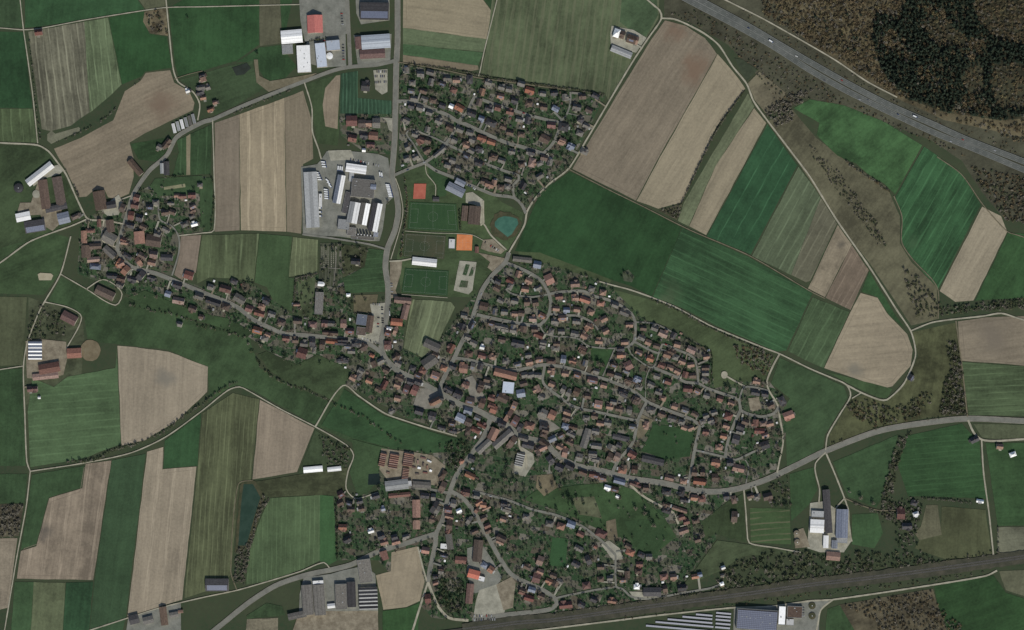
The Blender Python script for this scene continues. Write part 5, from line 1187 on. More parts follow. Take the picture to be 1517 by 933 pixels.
big('barn', 'very long slate barn below the bright orange barn', 'barn', 745, 650, 35, 11, -41, 'g', 5, 30)
big('barn', 'long grey barn beside the descending street', 'barn', 717, 661, 26, 9, -43, 'g', 4.5, 28)
sawtooth('workshop', 'grey workshop hall with striped saw-tooth roof', 'workshop', 770, 680.5, 20, 12, 104, 6, 'g', 's', 5, 1.3)
for i, (x, y, L, Wd, a) in enumerate(((567,680.5,20,9,102),(583.5,683,22,13,100),(605,680.5,20,14,100),(601,701,17,9,97))):
    sawtooth('drying_shed', ['narrow red drying shed at the outer edge of the timber yard','wide red drying shed in the middle of the timber yard','largest red drying shed of the timber yard','red drying shed touching the timber works roof'][i], 'shed', x, y, L, Wd, a, 7, 'r', 'p', 4, 1.3)
big('timber_works', 'large grey roofed timber works hall', 'hall', 588, 718, 34, 14, -7, 's', 6, 12)
big('timber_works', 'small white flat roof at the end of the timber works', 'hall', 606.5, 716, 7, 8, -4, 'w', 6.5, flat=True)
big('timber_works', 'long grey shed beside the timber works', 'shed', 625, 718, 27, 9, 4, 'g', 4.5, 14)
big('timber_works', 'narrow red roofed row behind the timber works', 'row', 592, 733, 32, 6, -5, 'r', 4, 30)
big('barn', 'long terracotta barn among the southern gardens', 'barn', 617, 753, 26, 11, 89, 'p', 5, 28)
big('barn', 'short terracotta barn adjoining the long one', 'barn', 617, 777, 13, 10, 89, 'p', 4.2, 28)
big('barn', 'narrow grey barn beside the street past the timber works', 'barn', 666, 802, 23, 9, 82, 'g', 4.5, 26)
big('garage_court', 'white flat roofed garage beside the narrow grey barn', 'garage', 658, 809, 11, 8, 4, 'w', 3, flat=True)
big('barn', 'long brown barn beside the straight station road', 'barn', 708, 815.5, 32, 13, 95, 'b', 5, 22)
big('workshop', 'red roofed workshop in its own concrete square', 'workshop', 683, 829.5, 17, 10, 5, 'r', 4, 26)
big('workshop', 'vivid red-orange roofed workshop in the railway yard', 'workshop', 702, 850, 17, 12, 15, 'O', 6, 20)
big('workshop', 'white flat roof beside the vivid red-orange workshop', 'workshop', 713.5, 857, 9, 7, 15, 'w', 5, flat=True)
big('goods_shed', 'long red goods shed beside the orchard', 'shed', 696, 879, 29, 10, 95, 'r', 4.5, 24)
big('farm_hall', 'broad dark roofed hall beside the railway lane', 'hall', 966, 876.5, 26, 13, 0, 'd', 4.5, 28)
big('supermarket', 'blue-grey flat roof of the supermarket', 'supermarket', 536, 473.5, 15, 16, 8, 'u', 5, flat=True)
big('supermarket', 'brown gabled front of the supermarket', 'supermarket', 548, 480, 25, 9, 98, 'b', 4.6, 22)
big('supermarket', 'brown flat wing of the supermarket', 'supermarket', 535.5, 490.5, 14, 12, 6, 'b', 4, flat=True)
big('town_house', 'terracotta roofed row at the head of the L shaped court', 'house', 597, 445, 25, 9, 5, 'p', 6, 32)
big('town_house', 'terracotta roofed row along the striped olive field', 'house', 600.5, 462, 22, 9, 104, 'p', 6, 32)
big('town_house', 'orange roofed row closing the L shaped court', 'house', 588, 477, 17, 10, 6, 'o', 6, 32)
big('nursing_home', 'long grey flat roofed building below the cemetery', 'building', 473, 449, 33, 12, 93, 'g', 6, flat=True)
# ---- southwest works
for x, y, L, Wd, a, c, fl, lab in ((456,888,44,15,86,'g',False,'long grey hall of the southwest works next to the bushes'),(473.5,888,45,16,86,'g',False,'long grey hall of the southwest works with white gable strip'),
        (505.7,883,37,17,88,'g',True,'grey flat roofed hall of the southwest works'),(521,880,37,12,88,'d',False,'dark slate hall of the southwest works'),(541,845,34,19,82,'g',True,'grey flat roofed hall beside the southwest road'),
        (440.6,911,27,9,-12,'g',False,'slanting grey hall of the southwest works')):
    big('factory_hall', lab, 'factory', x, y, L, Wd, a, c, 6, 9, flat=fl)
big('factory_hall', 'narrow white roof strip in the southwest works', 'factory', 471.5, 862, 16, 5, -4, 'w', 5, flat=True)
big('factory_hall', 'small white roofed hut in the southwest works', 'factory', 491, 897, 11, 6, -6, 'w', 4, 20)
sawtooth('factory_hall', 'dark factory hall with six white roof bands', 'factory', 546, 886, 33, 27, 88, 6, 'd', 's', 6, 2.2)
big('farm_hall', 'dark solar roofed shed beside the striped olive field', 'hall', 322, 866, 34, 18, 0, 'd', 5, 16, solar=PANELS)
big('poultry_house', 'long white roofed shed beside the stream orchard', 'shed', 464, 695, 28, 8, -5, 'w', 3, 16)
big('poultry_house', 'shorter white roofed shed beside the stream orchard', 'shed', 495.5, 694.5, 20, 6, -6, 'w', 3, 16)
for x, y, L, Wd, a, c, lab in ((199,917,14,13,-15,'d','dark roofed hall at the start of the garage court'),(220,918,15,10,-15,'g','grey roofed hall in the garage court'),(243,912,27,10,83,'b','long brown roofed hall in the garage court'),(258,910,13,7,-10,'g','small grey store in the garage court'),(268,905.5,7,4,-5,'p','tiny terracotta hut in the garage court')):
    big('garage_court', lab, 'hall', x, y, L, Wd, a, c, 4, 18)
# ---- dairy farm and railway side
big('dairy_barn', 'very long narrow dark roofed barn of the dairy farm', 'barn', 1225.5, 757, 64, 10, 86, 'd', 4.5, 18)
big('dairy_barn', 'broad blue-grey roofed barn of the dairy farm', 'barn', 1247, 775, 42, 17, 92, 'u', 5, 18)
big('dairy_barn', 'low light grey end of the broad blue-grey barn', 'barn', 1247, 800, 16, 8, 4, 's', 4, flat=True)
big('dairy_hall', 'white roofed hall of the dairy farm', 'hall', 1210, 779, 20, 19, 3, 'w', 5, 8, sky=3)
big('dairy_hall', 'narrow white roofed hall of the dairy farm', 'hall', 1223, 802, 18, 7, 92, 'w', 5, 10)
big('dairy_hall', 'orange roofed shed of the dairy farm next to the railway wood', 'shed', 1234, 823.5, 20, 12, 5, 'o', 4.5, 22)
tank('silo', 'pale round silo pit nearest the dairy yard', 'tank', 1181, 803, 4.6, 3, M['concrete'], M['gravel'], .6)
tank('silo', 'pale round silo pit beside the striped kitchen garden', 'tank', 1180, 790, 4.6, 3, M['concrete'], M['gravel'], .6)
sh = big('warehouse', 'huge solar roofed hall beside the railway service track', 'warehouse', 1121, 917, 60, 30, 4, 'd', 8, flat=True)
sro = [o for o in sh.children if o.name.startswith('roof')][0]
spm = MB(); spm.box(-1.6, 1.6, -1.72, 1.72, -.03, .03); spm = spm.mesh('solar_panel', M['solar'])
for i in range(22):
    for j in range(10):
        q = obj('solar_panel', spm, sro, (-36.2 + i * 3.45, -17 + j * 3.55, 8.75)); q.rotation_euler = (math.radians(8), 0, 0)
big('warehouse', 'white flat roofed hall beside the huge solar hall', 'warehouse', 1158, 911, 27, 10, 93, 'w', 7, flat=True)
big('warehouse', 'small white flat roofed hall beside the brown one', 'warehouse', 1170, 921, 11, 9, 3, 'w', 5, flat=True)
big('warehouse', 'brown flat roofed hall at the end of the service yard', 'warehouse', 1177, 906, 22, 17, 3, 'b', 5, flat=True)
flush_panels(PANELS)
for x, y, lab in ((1203,897,'round concrete basin nearest the railway in the service yard'),(1203,912,'round concrete basin farther from the railway in the service yard')):
    tank('settling_basin', lab, 'basin', x, y, 5.2, 1.2, M['concrete'], M['bank'], .3)

# ---- church with tower and spire
ch = place('church', 646, 594, -28); tag(ch, 'church with terracotta nave and slender dark spire on the paved square', 'church')
wl, rf, rz = gable_parts(19, 11.5, 8, 48); obj('nave_wall', wl.mesh('nave_wall', M['plaster']), ch); obj('nave_roof', rf.mesh('nave_roof', ROOF['p']), ch)
m = MB(); m.box(9.6, 16, -3.2, 3.2, 0, 20); obj('tower', m.mesh('tower', M['plaster']), ch)
m = MB(); m.add([(9.3,-3.5,20),(16.3,-3.5,20),(16.3,3.5,20),(9.3,3.5,20),(12.8,0,33)], [(0,1,4),(1,2,4),(2,3,4),(3,0,4),(3,2,1,0)]); sp = obj('spire', m.mesh('spire', ROOF['d']), ch)
m = MB(); m.box(12.72,12.88,-.08,.08,33,34.6); m.box(12.3,13.3,-.06,.06,33.8,34.0); obj('cross', m.mesh('cross', M['steel']), sp)
m = MB(); m.box(-13.4,-9.7,-3.4,3.4,0,6.5); obj('choir_wall', m.mesh('choir_wall', M['plaster']), ch)
m = MB(); m.add([(-13.8,-3.8,6.5),(-9.72,-3.8,6.5),(-9.72,3.8,6.5),(-13.8,3.8,6.5),(-9.72,0,10.2)], [(0,1,4),(2,3,4),(3,0,4),(1,2,4)]); obj('choir_roof', m.mesh('choir_roof', ROOF['p']), ch)
for k in range(4):
    for sd in (-1, 1):
        m = MB(); m.box(-7 + k * 4.4, -5.8 + k * 4.4, sd * 5.76 - .06, sd * 5.76 + .06, 2, 6); obj('window', m.mesh('window', M['darkmetal']), ch)
block_rect(646, 593, 24, 11, -28)
# cemetery chapel and graves
cp = place('chapel', 475, 420.5, 5); tag(cp, 'small pale round ended chapel in the cemetery', 'chapel')
m = MB(); m.box(-5,4,-4,4,0,5); obj('wall', m.mesh('wall', M['plaster']), cp)
wl, rf, rz = gable_parts(9.4, 8, 5, 24); obj('roof', rf.mesh('roof', ROOF['w']), cp)
m = MB(); m.ring(4,4,0,5,20,4.1,0,False); m.ring(4.3,.1,5,6.8,20,4.1,0); obj('apse', m.mesh('apse', ROOF['w']), cp)
road('path', [(499,362),(497,395),(494,425)], 1.0, M['pave']); road('path', [(476,396),(505,398)], .8, M['pave'])
gv = MB()
for i in range(11):
    for j in range(7):
        x, y = W2(477 + j * 3.0 + (2 if j > 3 else 0), 366 + i * 2.9)
        if random.random() < .85: gv.box(x - .6, x + .6, y - 1, y + 1, 0, .9); gv.box(x - .6, x + .6, y + 1.0, y + 1.25, 0, 1.6)
tag(obj('gravestones', gv.mesh('gravestones', M['concrete'])), 'rows of grey gravestones in the cemetery', 'gravestones', None, 'stuff')

# ---- solar field
pm = MB(); pm.box(-1.55, 1.55, -1.9, 1.9, -.03, .03); pmesh = pm.mesh('panel', M['solar'])
for k, (x0, y0, x1) in enumerate(((957,926.5,1084),(971,921,1084),(989,917,1084),(1011,913.2,1084),(1031,909.8,1084),(1056,907,1084))):
    a = math.radians(5); L = (x1 - x0) * MPP; x, y = W2(x0, y0)
    root = obj('solar_row', None, None, (x, y, zat(x0, y0)), -a)
    tag(root, 'row of tilted blue-grey solar panels, %s counted from the service track' % ['sixth','fifth','fourth','third','second','first'][k], 'solar panels', 'rows of solar panels beside the railway')
    for i in range(int(L / 3.2)):
        if abs(x0 + i * 3.2 / MPP - 1057) < 2: continue
        p = obj('panel', pmesh, root, (1.6 + i * 3.2, 0, 1.5)); p.rotation_euler = (math.radians(24), 0, 0)
    m = MB()
    for i in range(int(L / 6.4)): m.box(i * 6.4 + 1.5, i * 6.4 + 1.7, -.1, .1, 0, 1.4)
    obj('supports', m.mesh('supports', M['steel']), root)

# ------------------------------------------------------------------ houses become objects
ORD = ['first','second','third','fourth','fifth','sixth','seventh','eighth','ninth','tenth','eleventh','twelfth','thirteenth','fourteenth','fifteenth','sixteenth','seventeenth','eighteenth','nineteenth','twentieth']
def ordn(i):
    if i < 20: return ORD[i]
    n = i + 1; t = n % 10
    return '%d%s' % (n, 'th' if 10 < n % 100 < 14 else {1: 'st', 2: 'nd', 3: 'rd'}.get(t, 'th'))
def along(items, key):
    """number things of one look along their street, both sides together"""
    g = {}
    for h in items:
        dd, k, s, ang, pt = near_road(h['p'][0], h['p'][1]); h['rd'] = (dd, k, s, pt)
        g.setdefault((k, key(h)), []).append(h)
    for v in g.values():
        v.sort(key=lambda h: h['rd'][2])
        for i, h in enumerate(v): h['n'] = i; h['of'] = len(v)
def is_house(h): return h['a'] >= 48
along(HOUSE, lambda h: (h['p'][2], is_house(h)))
HOUSE.sort(key=lambda h: -h['a'])
dwell = [h for h in HOUSE if is_house(h)]; huts = [h for h in HOUSE if not is_house(h)]
for i, h in enumerate(dwell[:300] + huts):
    px, py, c, L, Wd, ang, rs = h['p']; hut = not is_house(h)
    root = place('garden_house' if hut else 'house', px, py, ang)
    ph, an = ROADS[h['rd'][1]][0], ROADS[h['rd'][1]][1]
    kind = 'hut' if hut else 'house'
    if h['of'] == 1: lab = 'only %s-roofed %s beside %s' % (CNAME[c].replace(' ', '-'), kind, ph)
    else: lab = '%s-roofed %s, %s such along %s from %s' % (CNAME[c].replace(' ', '-'), kind, ordn(h['n']), ph, an)
    tag(root, lab, 'house', 'small garden houses' if hut else 'village houses')
    parts = {}
    for nm, par, mb, mat in house_mbs(h):
        parts[nm] = obj(nm, mb.mesh(nm, mat), parts.get(par, root) if par else root)
rest = MB(); mats = []; midx = []
for h in dwell[300:]:
    px, py, c, L, Wd, ang, rs = h['p']; x, y = W2(px, py)
    T = Matrix.Translation((x, y, zat(px, py))) @ Matrix.Rotation(-math.radians(ang), 4, 'Z')
    for nm, par, mb, mat in house_mbs(h):
        if mat not in mats: mats.append(mat)
        midx += [mats.index(mat)] * len(mb.f); mb.tf(T); rest.add(mb.v, mb.f)
if midx:
    me = rest.mesh('more_houses', None)
    for m_ in mats: me.materials.append(m_)
    me.polygons.foreach_set('material_index', np.array(midx, np.int32)); me.update()
    tag(obj('more_houses', me), 'the remaining smaller tiled houses scattered through the village', 'houses', None, 'stuff')
# drives from houses to their lane
ndr = 0
for h in dwell:
    dd, k, s, pt = h['rd']; px, py = h['p'][0], h['p'][1]
    if 6 < dd < 24 and random.random() < .6:
        t = np.array([px - pt[0], py - pt[1]]) / dd; nrm = np.array([-t[1], t[0]])
        off = nrm * random.choice((-1, 1)) * random.uniform(3.5, 5.5)
        a = np.array(pt) + off + t * (ROADS[k][4] / 2 - .2); b = np.array([px, py]) + off - t * 1.5
        if np.dot(b - a, t) < 2: continue
        wd = random.uniform(1.6, 3.2)
        z = nextz(); ndr += 1
        tag(obj('driveway', strip_mesh('driveway', [tuple(a), tuple((a + b) / 2), tuple(b)], -wd / 2, wd / 2, z, M[random.choice(('pave', 'concrete', 'greyyard', 'gravel'))])), None, None, None, 'structure')
        put([tuple(a + nrm * wd / 2), tuple(b + nrm * wd / 2), tuple(b - nrm * wd / 2), tuple(a - nrm * wd / 2)], z, True)
# garden sheds on free plots
SHED = []
tries = 0
while len(SHED) < 150 and tries < 4000:
    tries += 1
    h = random.choice(dwell); a = random.uniform(0, 6.28); q = (h['p'][0] + math.cos(a) * random.uniform(9, 13), h['p'][1] + math.sin(a) * random.uniform(8, 12))
    xi, yi = int(round(q[0])), int(round(q[1]))
    if not (2 < xi < PW - 3 and 2 < yi < PH - 3) or BLOCK[yi-2:yi+3, xi-2:xi+3].any() or OPEN[yi, xi]: continue
    SHED.append(dict(p=(q[0], q[1], random.choice('gggbdsswwrp')), ang=h['p'][5])); BLOCK[yi-2:yi+3, xi-2:xi+3] = True
along(SHED, lambda h: h['p'][2])
for h in SHED:
    px, py, c = h['p']; root = place('garden_shed', px, py, h['ang'] + random.choice((0, 90)))
    ph, an = ROADS[h['rd'][1]][0], ROADS[h['rd'][1]][1]
    tag(root, ('only small %s-roofed shed near %s' % (CNAME[c].replace(' ', '-'), ph)) if h['of'] == 1 else '%s-roofed shed, %s such near %s from %s' % (CNAME[c].replace(' ', '-'), ordn(h['n']), ph, an), 'shed', 'garden sheds')
    wl, rf, rz = gable_parts(random.uniform(3, 5.5), random.uniform(2.4, 3.6), 2.1, random.uniform(12, 28), False, .25)
    obj('wall', wl.mesh('wall', BARKW), root); obj('roof', rf.mesh('roof', ROOF[c]), root)
# timber stacks in the works yard
for i, (x, y, L, Wd, a) in enumerate(((614,682,7,2.5,100),(619,684,6,2.5,95),(613,692,6,2.2,10),(621,693,5,3,12),(627,688,6,2.4,100),(633,692,6,2.5,95),(630,700,7,2.2,8),(638,697,4,3,20),(618,702,6,2,5),(575,700,5,2.4,10),(627,678,8,2.2,15),(636,683,7,2.4,25))):
    root = place('timber_stack', x, y, a); tag(root, 'low %s stack of sawn timber in the gravel timber yard' % ['brown','terracotta','red','white'][i % 4], 'timber stack', 'timber stacks in the works yard')
    m = MB(); lm, wm = L * MPP / 2, Wd * MPP / 2
    for k in range(4): m.box(-lm + .1 * k, lm - .15 * k, -wm, wm, .1 + k * .6, .6 + k * .6)
    obj('boards', m.mesh('boards', ROOF['bprw'[i % 4]]), root)
    m = MB()
    for k in range(4):
        for u in (-.7, 0, .7): m.box(u * lm - .1, u * lm + .1, -wm * .95, wm * .95, k * .6, k * .6 + .1)
    obj('bearers', m.mesh('bearers', BARKW), root)
print('sheds', len(SHED)); print('houses', len(dwell), 'huts', len(huts), 'drives', ndr)
# ------------------------------------------------------------------ vehicles
def car_mesh(body):
    m, t, b = new_mat('car_paint', 0.35); b.inputs['Specular IOR Level'].default_value = 0.5
    b.inputs['Base Color'].default_value = A(*body)
    mb = MB()
    mb.prism([(-.88,.3),(.88,.3),(.9,.75),(.8,.95),(-.8,.95),(-.9,.75)], -2.15, 2.15)
    nb = len(mb.f)
    mb.add([(-1.5,-.72,.95),(1.0,-.72,.95),(1.0,.72,.95),(-1.5,.72,.95),(-1.05,-.58,1.45),(.35,-.58,1.45),(.35,.58,1.45),(-1.05,.58,1.45)], [(4,5,6,7),(0,1,5,4),(1,2,6,5),(2,3,7,6),(3,0,4,7)])
    ng = len(mb.f)
    for x in (-1.35, 1.35):
        for y in (-.86, .86): mb.box(x - .32, x + .32, y - .1, y + .1, 0, .64)
    me = mb.mesh('parked_car', m); me.materials.append(M['darkmetal'])
    for i, p in enumerate(me.polygons): p.material_index = 1 if (i > nb and i < ng) or i >= ng else 0
    return me
CARS = {n: car_mesh(c) for n, c in (('white',(225,225,222)),('silver',(165,167,170)),('black',(32,32,35)),('dark blue',(42,56,92)),('red',(150,44,38)),('grey',(96,98,102)))}
def truck_mesh(boxc, cab):
    mb = MB(); mb.box(-8, 2.6, -1.27, 1.27, 1.1, 4.0); n1 = len(mb.f)
    mb.box(3.1, 5.4, -1.22, 1.22, .6, 3.4); n2 = len(mb.f)
    mb.box(-8, 5.2, -.5, .5, .6, 1.09)
    for x in (-6.8, -5.5, -4.2, 1.2, 4.4):
        for y in (-1.05, 1.05): mb.box(x - .5, x + .5, y - .17, y + .17, 0, 1.0)
    mb.v = [(x * .68, y * .9, z * .85) for x, y, z in mb.v]
    me = mb.mesh('truck', boxc); me.materials.append(cab); me.materials.append(M['darkmetal'])
    for i, p in enumerate(me.polygons): p.material_index = 0 if i < n1 else (1 if i < n2 else 2)
    return me
cabm = new_mat('cab_paint', .4)[0]; cabm.node_tree.nodes['Principled BSDF'].inputs['Base Color'].default_value = A(60,80,120)
TRUCK = truck_mesh(M['metalw'], cabm)
seen = {}
def vehicle(kind, px, py, ang, where, col=None):
    col = col or random.choice(['white','silver','black','dark blue','red','grey','grey','silver','black'])
    x, y = W2(px, py)
    o = obj('truck' if kind == 'truck' else 'parked_car', TRUCK if kind == 'truck' else CARS[col], None, (x, y, zat(px, py) + .01), -math.radians(ang))
    lab = ('white box lorry, ' if kind == 'truck' and ' from ' in where else 'white box lorry ' if kind == 'truck' else col + ' car ') + where
    tag(o, lab, 'lorry' if kind == 'truck' else 'car', lab + ' group')
def rowcars(kind, x0, y0, x1, y1, n, ang, where, skip=.15, anchor=None):
    for i in range(n):
        if random.random() < skip: continue
        t = i / max(1, n - 1); vehicle(kind, x0 + (x1 - x0) * t, y0 + (y1 - y0) * t, ang + random.uniform(-3, 3), where if not anchor else '%s in the row %s from %s' % (ordn(i), where, anchor))
rowcars('truck', 575.5, 274, 580, 291, 8, 8, 'beside the main road', 0, 'the staff car park')
rowcars('truck', 480, 240, 481.5, 247, 3, 6, 'at the factory gate', 0, 'the field track')
rowcars('truck', 484, 281, 485, 294, 5, 8, 'beside the slanting hall', 0, 'the factory gate')
rowcars('truck', 486, 268, 490, 276, 3, 40, 'across the middle yard', 0, 'the gate')
rowcars('truck', 470.5, 256, 475, 266, 4, 2, 'docked at the longest hall', 0, 'the factory gate')
rowcars('truck', 474, 308, 474.5, 320, 3, 2, 'beside the white loading dock', 0, 'that dock')
rowcars('truck', 563, 259, 566, 260, 2, 80, 'near the staff car park of the factory', 0)
rowcars('truck', 501, 250, 507, 251, 3, 92, 'behind the white hall', 0, 'the gate')
rowcars('car', 516, 235, 572, 248, 16, 98, 'in the staff car park of the factory', .25)
rowcars('car', 556, 106, 572, 106, 7, 90, 'in the small car park beside the nursery')
rowcars('car', 556, 113, 572, 113, 7, 90, 'in the middle row of the small nursery car park')
rowcars('car', 556, 122, 572, 121, 7, 90, 'in the last row of the small nursery car park')
rowcars('car', 566, 452, 567, 478, 9, 5, 'in front of the supermarket')
rowcars('car', 561, 466, 560, 484, 5, 5, 'in the supermarket car park middle row', .3)
rowcars('car', 537, 501, 557, 507, 6, 70, 'parked along the supermarket corner', .3)
rowcars('car', 553, 450, 562, 451, 4, 90, 'at the far end of the supermarket car park')
rowcars('car', 577, 450, 577.5, 474, 7, 88, 'in the street bays beside the L shaped court', .2)
rowcars('car', 580, 420, 581, 436, 5, 5, 'in the gravel park above the L shaped court', .3)
rowcars('car', 719, 359, 738, 371, 8, 120, 'in the gravel car park beside the tennis courts', .4)
rowcars('car', 690, 272, 706, 281, 8, 115, 'in the bays before the school', .2)
rowcars('car', 703, 912, 728, 912, 8, 90, 'in the upper row of the railway yard', .2)
rowcars('car', 703, 918, 733, 917, 10, 90, 'in the lower row of the railway yard', .1)
rowcars('car', 480, 60, 482, 78, 5, 0, 'beside the pale blue office', .3)
rowcars('car', 506, 20, 508, 40, 6, 0, 'in the yard of the vivid red-orange workshop', .2)
rowcars('car', 508, 58, 509, 88, 8, 0, 'along the lane beside the office wing', .3)
rowcars('car', 1190, 900, 1190, 912, 4, 0, 'in the railway service yard', 0)
for px, py, a, k in ((1142,61,32,'truck'),(1248,121,29,'car'),(1276,147,28,'car'),(1286,152,28,'car'),(1357,174,25,'truck'),(1110,43,31,'car'),(1222,116,30,'car'),(1410,204,25,'car'),(1424,206,24,'car'),(1330,171,26,'car'),(1180,82,32,'car'),(1470,226,23,'car')):
    dA = min(math.hypot(px - p[0], py - p[1]) for p in smooth(MA)); dB = min(math.hypot(px - p[0], py - p[1]) for p in smooth(MBp))
    src = MA if dA < dB else MBp; q = min(offset_line(smooth(src), random.choice((-2.4, .2, 2.6))), key=lambda p: math.hypot(px - p[0], py - p[1]))
    vehicle(k, q[0], q[1], a, 'driving on the motorway beside the ' + ('green field' if dA < dB else 'wood'))
for k in range(46):            # cars standing along village lanes
    ph, an, L, s, wd = random.choice(ROADS); i = random.randint(2, len(L) - 3); t = L[i + 1] - L[i]
    n = np.array([-t[1], t[0]]) / max(1e-6, np.linalg.norm(t)); p = L[i] + n * (wd / 2 - .9) * random.choice((-1, 1))
    if 585 < p[0] < 1110 and 95 < p[1] < 900 and wd > 2.5: vehicle('car', p[0], p[1], math.degrees(math.atan2(t[1], t[0])), 'parked beside ' + ph)

# ------------------------------------------------------------------ trees, hedges, woods
def leaf_mat(name, attr=True, cols=None):
    m, t, b = new_mat(name, 0.95); b.inputs['Specular IOR Level'].default_value = 0.05
    if attr:
        a = N(t, 'ShaderNodeAttribute', attribute_name='col'); t.links.new(a.outputs['Color'], b.inputs['Base Color'])
    else:
        oi = N(t, 'ShaderNodeObjectInfo'); geo = N(t, 'ShaderNodeNewGeometry')
        c = mixc(t, oi.outputs['Random'], A(*cols[0], 1.4), A(*cols[1], 1.4))
        c = mixc(t, mth(t, 'MULTIPLY', geo.outputs['Random Per Island'], .6), c, A(*cols[2], 1.4)); t.links.new(c, b.inputs['Base Color'])
    return m
LEAF = leaf_mat('twigs_and_leaves')
BARK = mottled('bark', [(70,60,50),(86,76,64)], 1.0, .95, .3)
def crowns(cen, rad, hgt, z0, cols, n, size, kind='round'):
    """many small leaf or twig clumps through each crown: cen (k,2), rad (k), hgt (k), cols (k,3)"""
    k = len(cen)
    if kind == 'round':
        d = RNG.normal(size=(k, n, 3)); d /= np.linalg.norm(d, axis=2)[:, :, None]
        r = RNG.uniform(.35, 1.0, (k, n)) ** .6
        lump = 1 + .28 * np.sin(3 * np.arctan2(d[:, :, 1], d[:, :, 0]) + RNG.uniform(0, 6.3, (k, 1)))
        P = d * (r * lump)[:, :, None]
        P[:, :, 0] *= rad[:, None]; P[:, :, 1] *= rad[:, None]; P[:, :, 2] *= (hgt * .36)[:, None]
        P[:, :, 2] += (hgt * .62)[:, None]
    else:
        u = RNG.uniform(0, 1, (k, n)) ** .75; a = RNG.uniform(0, 2 * np.pi, (k, n))
        rr = (1 - .92 * (1 - u)) * 0 + (u) * rad[:, None] * (.72 + .28 * np.sin(a * 5 + RNG.uniform(0, 6, (k, 1))))
        P = np.stack([rr * np.cos(a), rr * np.sin(a), hgt[:, None] * (1 - .86 * u)], 2)
    P[:, :, 0] += cen[:, 0][:, None]; P[:, :, 1] += cen[:, 1][:, None]; P[:, :, 2] += z0[:, None]
    s = (size * rad)[:, None, None] * RNG.uniform(.6, 1.3, (k, n, 1))
    e1 = RNG.normal(size=(k, n, 3)); e2 = RNG.normal(size=(k, n, 3))
    if kind != 'round': e1[:, :, 2] *= .6; e2[:, :, 2] *= .6
    e1 /= np.linalg.norm(e1, axis=2)[:, :, None]; e2 /= np.linalg.norm(e2, axis=2)[:, :, None]
    V = np.stack([P + e1 * s, P - e1 * s * .6 + e2 * s * .7, P - e2 * s], 2).reshape(-1, 3)
    V[:, 2] = np.maximum(V[:, 2], .1)
    C = np.repeat(cols[:, None, :], n, 1) * RNG.uniform(.78, 1.22, (k, n, 1))
    C = np.concatenate([np.repeat(C.reshape(-1, 3), 3, 0), np.ones((k * n * 3, 1))], 1)
    return V, C
def trunks(cen, rad, hgt, z0):
    k = len(cen); a = np.array([0, 2.1, 4.2]); r0 = np.maximum(.12, rad * .07)
    B = np.stack([np.cos(a), np.sin(a)], 1)
    V = np.zeros((k, 6, 3))
    for j in range(3):
        V[:, j, :2] = cen + B[j] * r0[:, None]; V[:, j, 2] = z0 - .05
        V[:, 3 + j, :2] = cen + B[j] * r0[:, None] * .4; V[:, 3 + j, 2] = z0 + hgt * .62
    T = np.array([(0,1,4),(0,4,3),(1,2,5),(1,5,4),(2,0,3),(2,3,5)])
    return V.reshape(-1, 3), (np.arange(k)[:, None, None] * 6 + T[None]).reshape(-1, 3)
PAL = {'bare': [(102,97,87),(92,88,78),(108,104,94),(86,85,73)], 'olive': [(68,74,55),(78,80,60),(60,68,50)], 'green': [(52,65,47),(58,69,50),(46,58,43)],
       'dark': [(41,49,40),(47,55,45),(35,43,35)], 'brown': [(98,88,68),(106,94,73),(90,80,63),(80,75,58)], 'larch': [(106,98,72),(98,90,68)]}
PALN = {k: [A(*c, {'dark': 1.55, 'brown': 1.2, 'bare': 1.35, 'larch': 1.2}.get(k, 1.4))[:3] for c in v] for k, v in PAL.items()}
def pick(kinds, n):
    return np.array([random.choice(PALN[random.choice(kinds)]) for _ in range(n)])
def stuff_trees(name, label, cat, pts, rads, kinds, form='round', n=46, size=.42, hf=(2.2, 3.0), kind='stuff', parts=False):
    pts = np.array(pts, float)
    if len(pts) == 0: return None
    cen = np.array([W2(*p) for p in pts]); z0 = np.array([zat(*p) for p in pts]); rad = np.array(rads) * MPP
    hgt = rad * RNG.uniform(hf[0], hf[1], len(pts))
    V, C = crowns(cen, rad, hgt, z0, pick(kinds, len(pts)), n, size, form)
    tr = np.arange(len(V)).reshape(-1, 3)
    tv, tt = trunks(cen, rad, hgt, z0)
    if parts:
        root = obj(name, None, None, (0, 0, 0)); c0 = Vector((float(cen[:, 0].mean()), float(cen[:, 1].mean()), 0)); root.location = c0
        V = V - np.array(c0); tv = tv - np.array(c0)
        tag(obj('foliage', np_mesh('foliage', V, tr, LEAF, C), root), kind='stuff'); tag(obj('stems', np_mesh('stems', tv, tt, BARK), root), kind='stuff')
        tag(root, label, cat, None, None)
        return root
    A_ = np.concatenate([V, tv]); T_ = np.concatenate([tr, tt + len(V)])
    bc = np.tile(np.array([*A(76,66,56)[:3], 1.0]), (len(tv), 1))
    o = obj(name, np_mesh(name, A_, T_, LEAF, np.concatenate([C, bc])))
    tag(o, label, cat, None, kind)
    return o
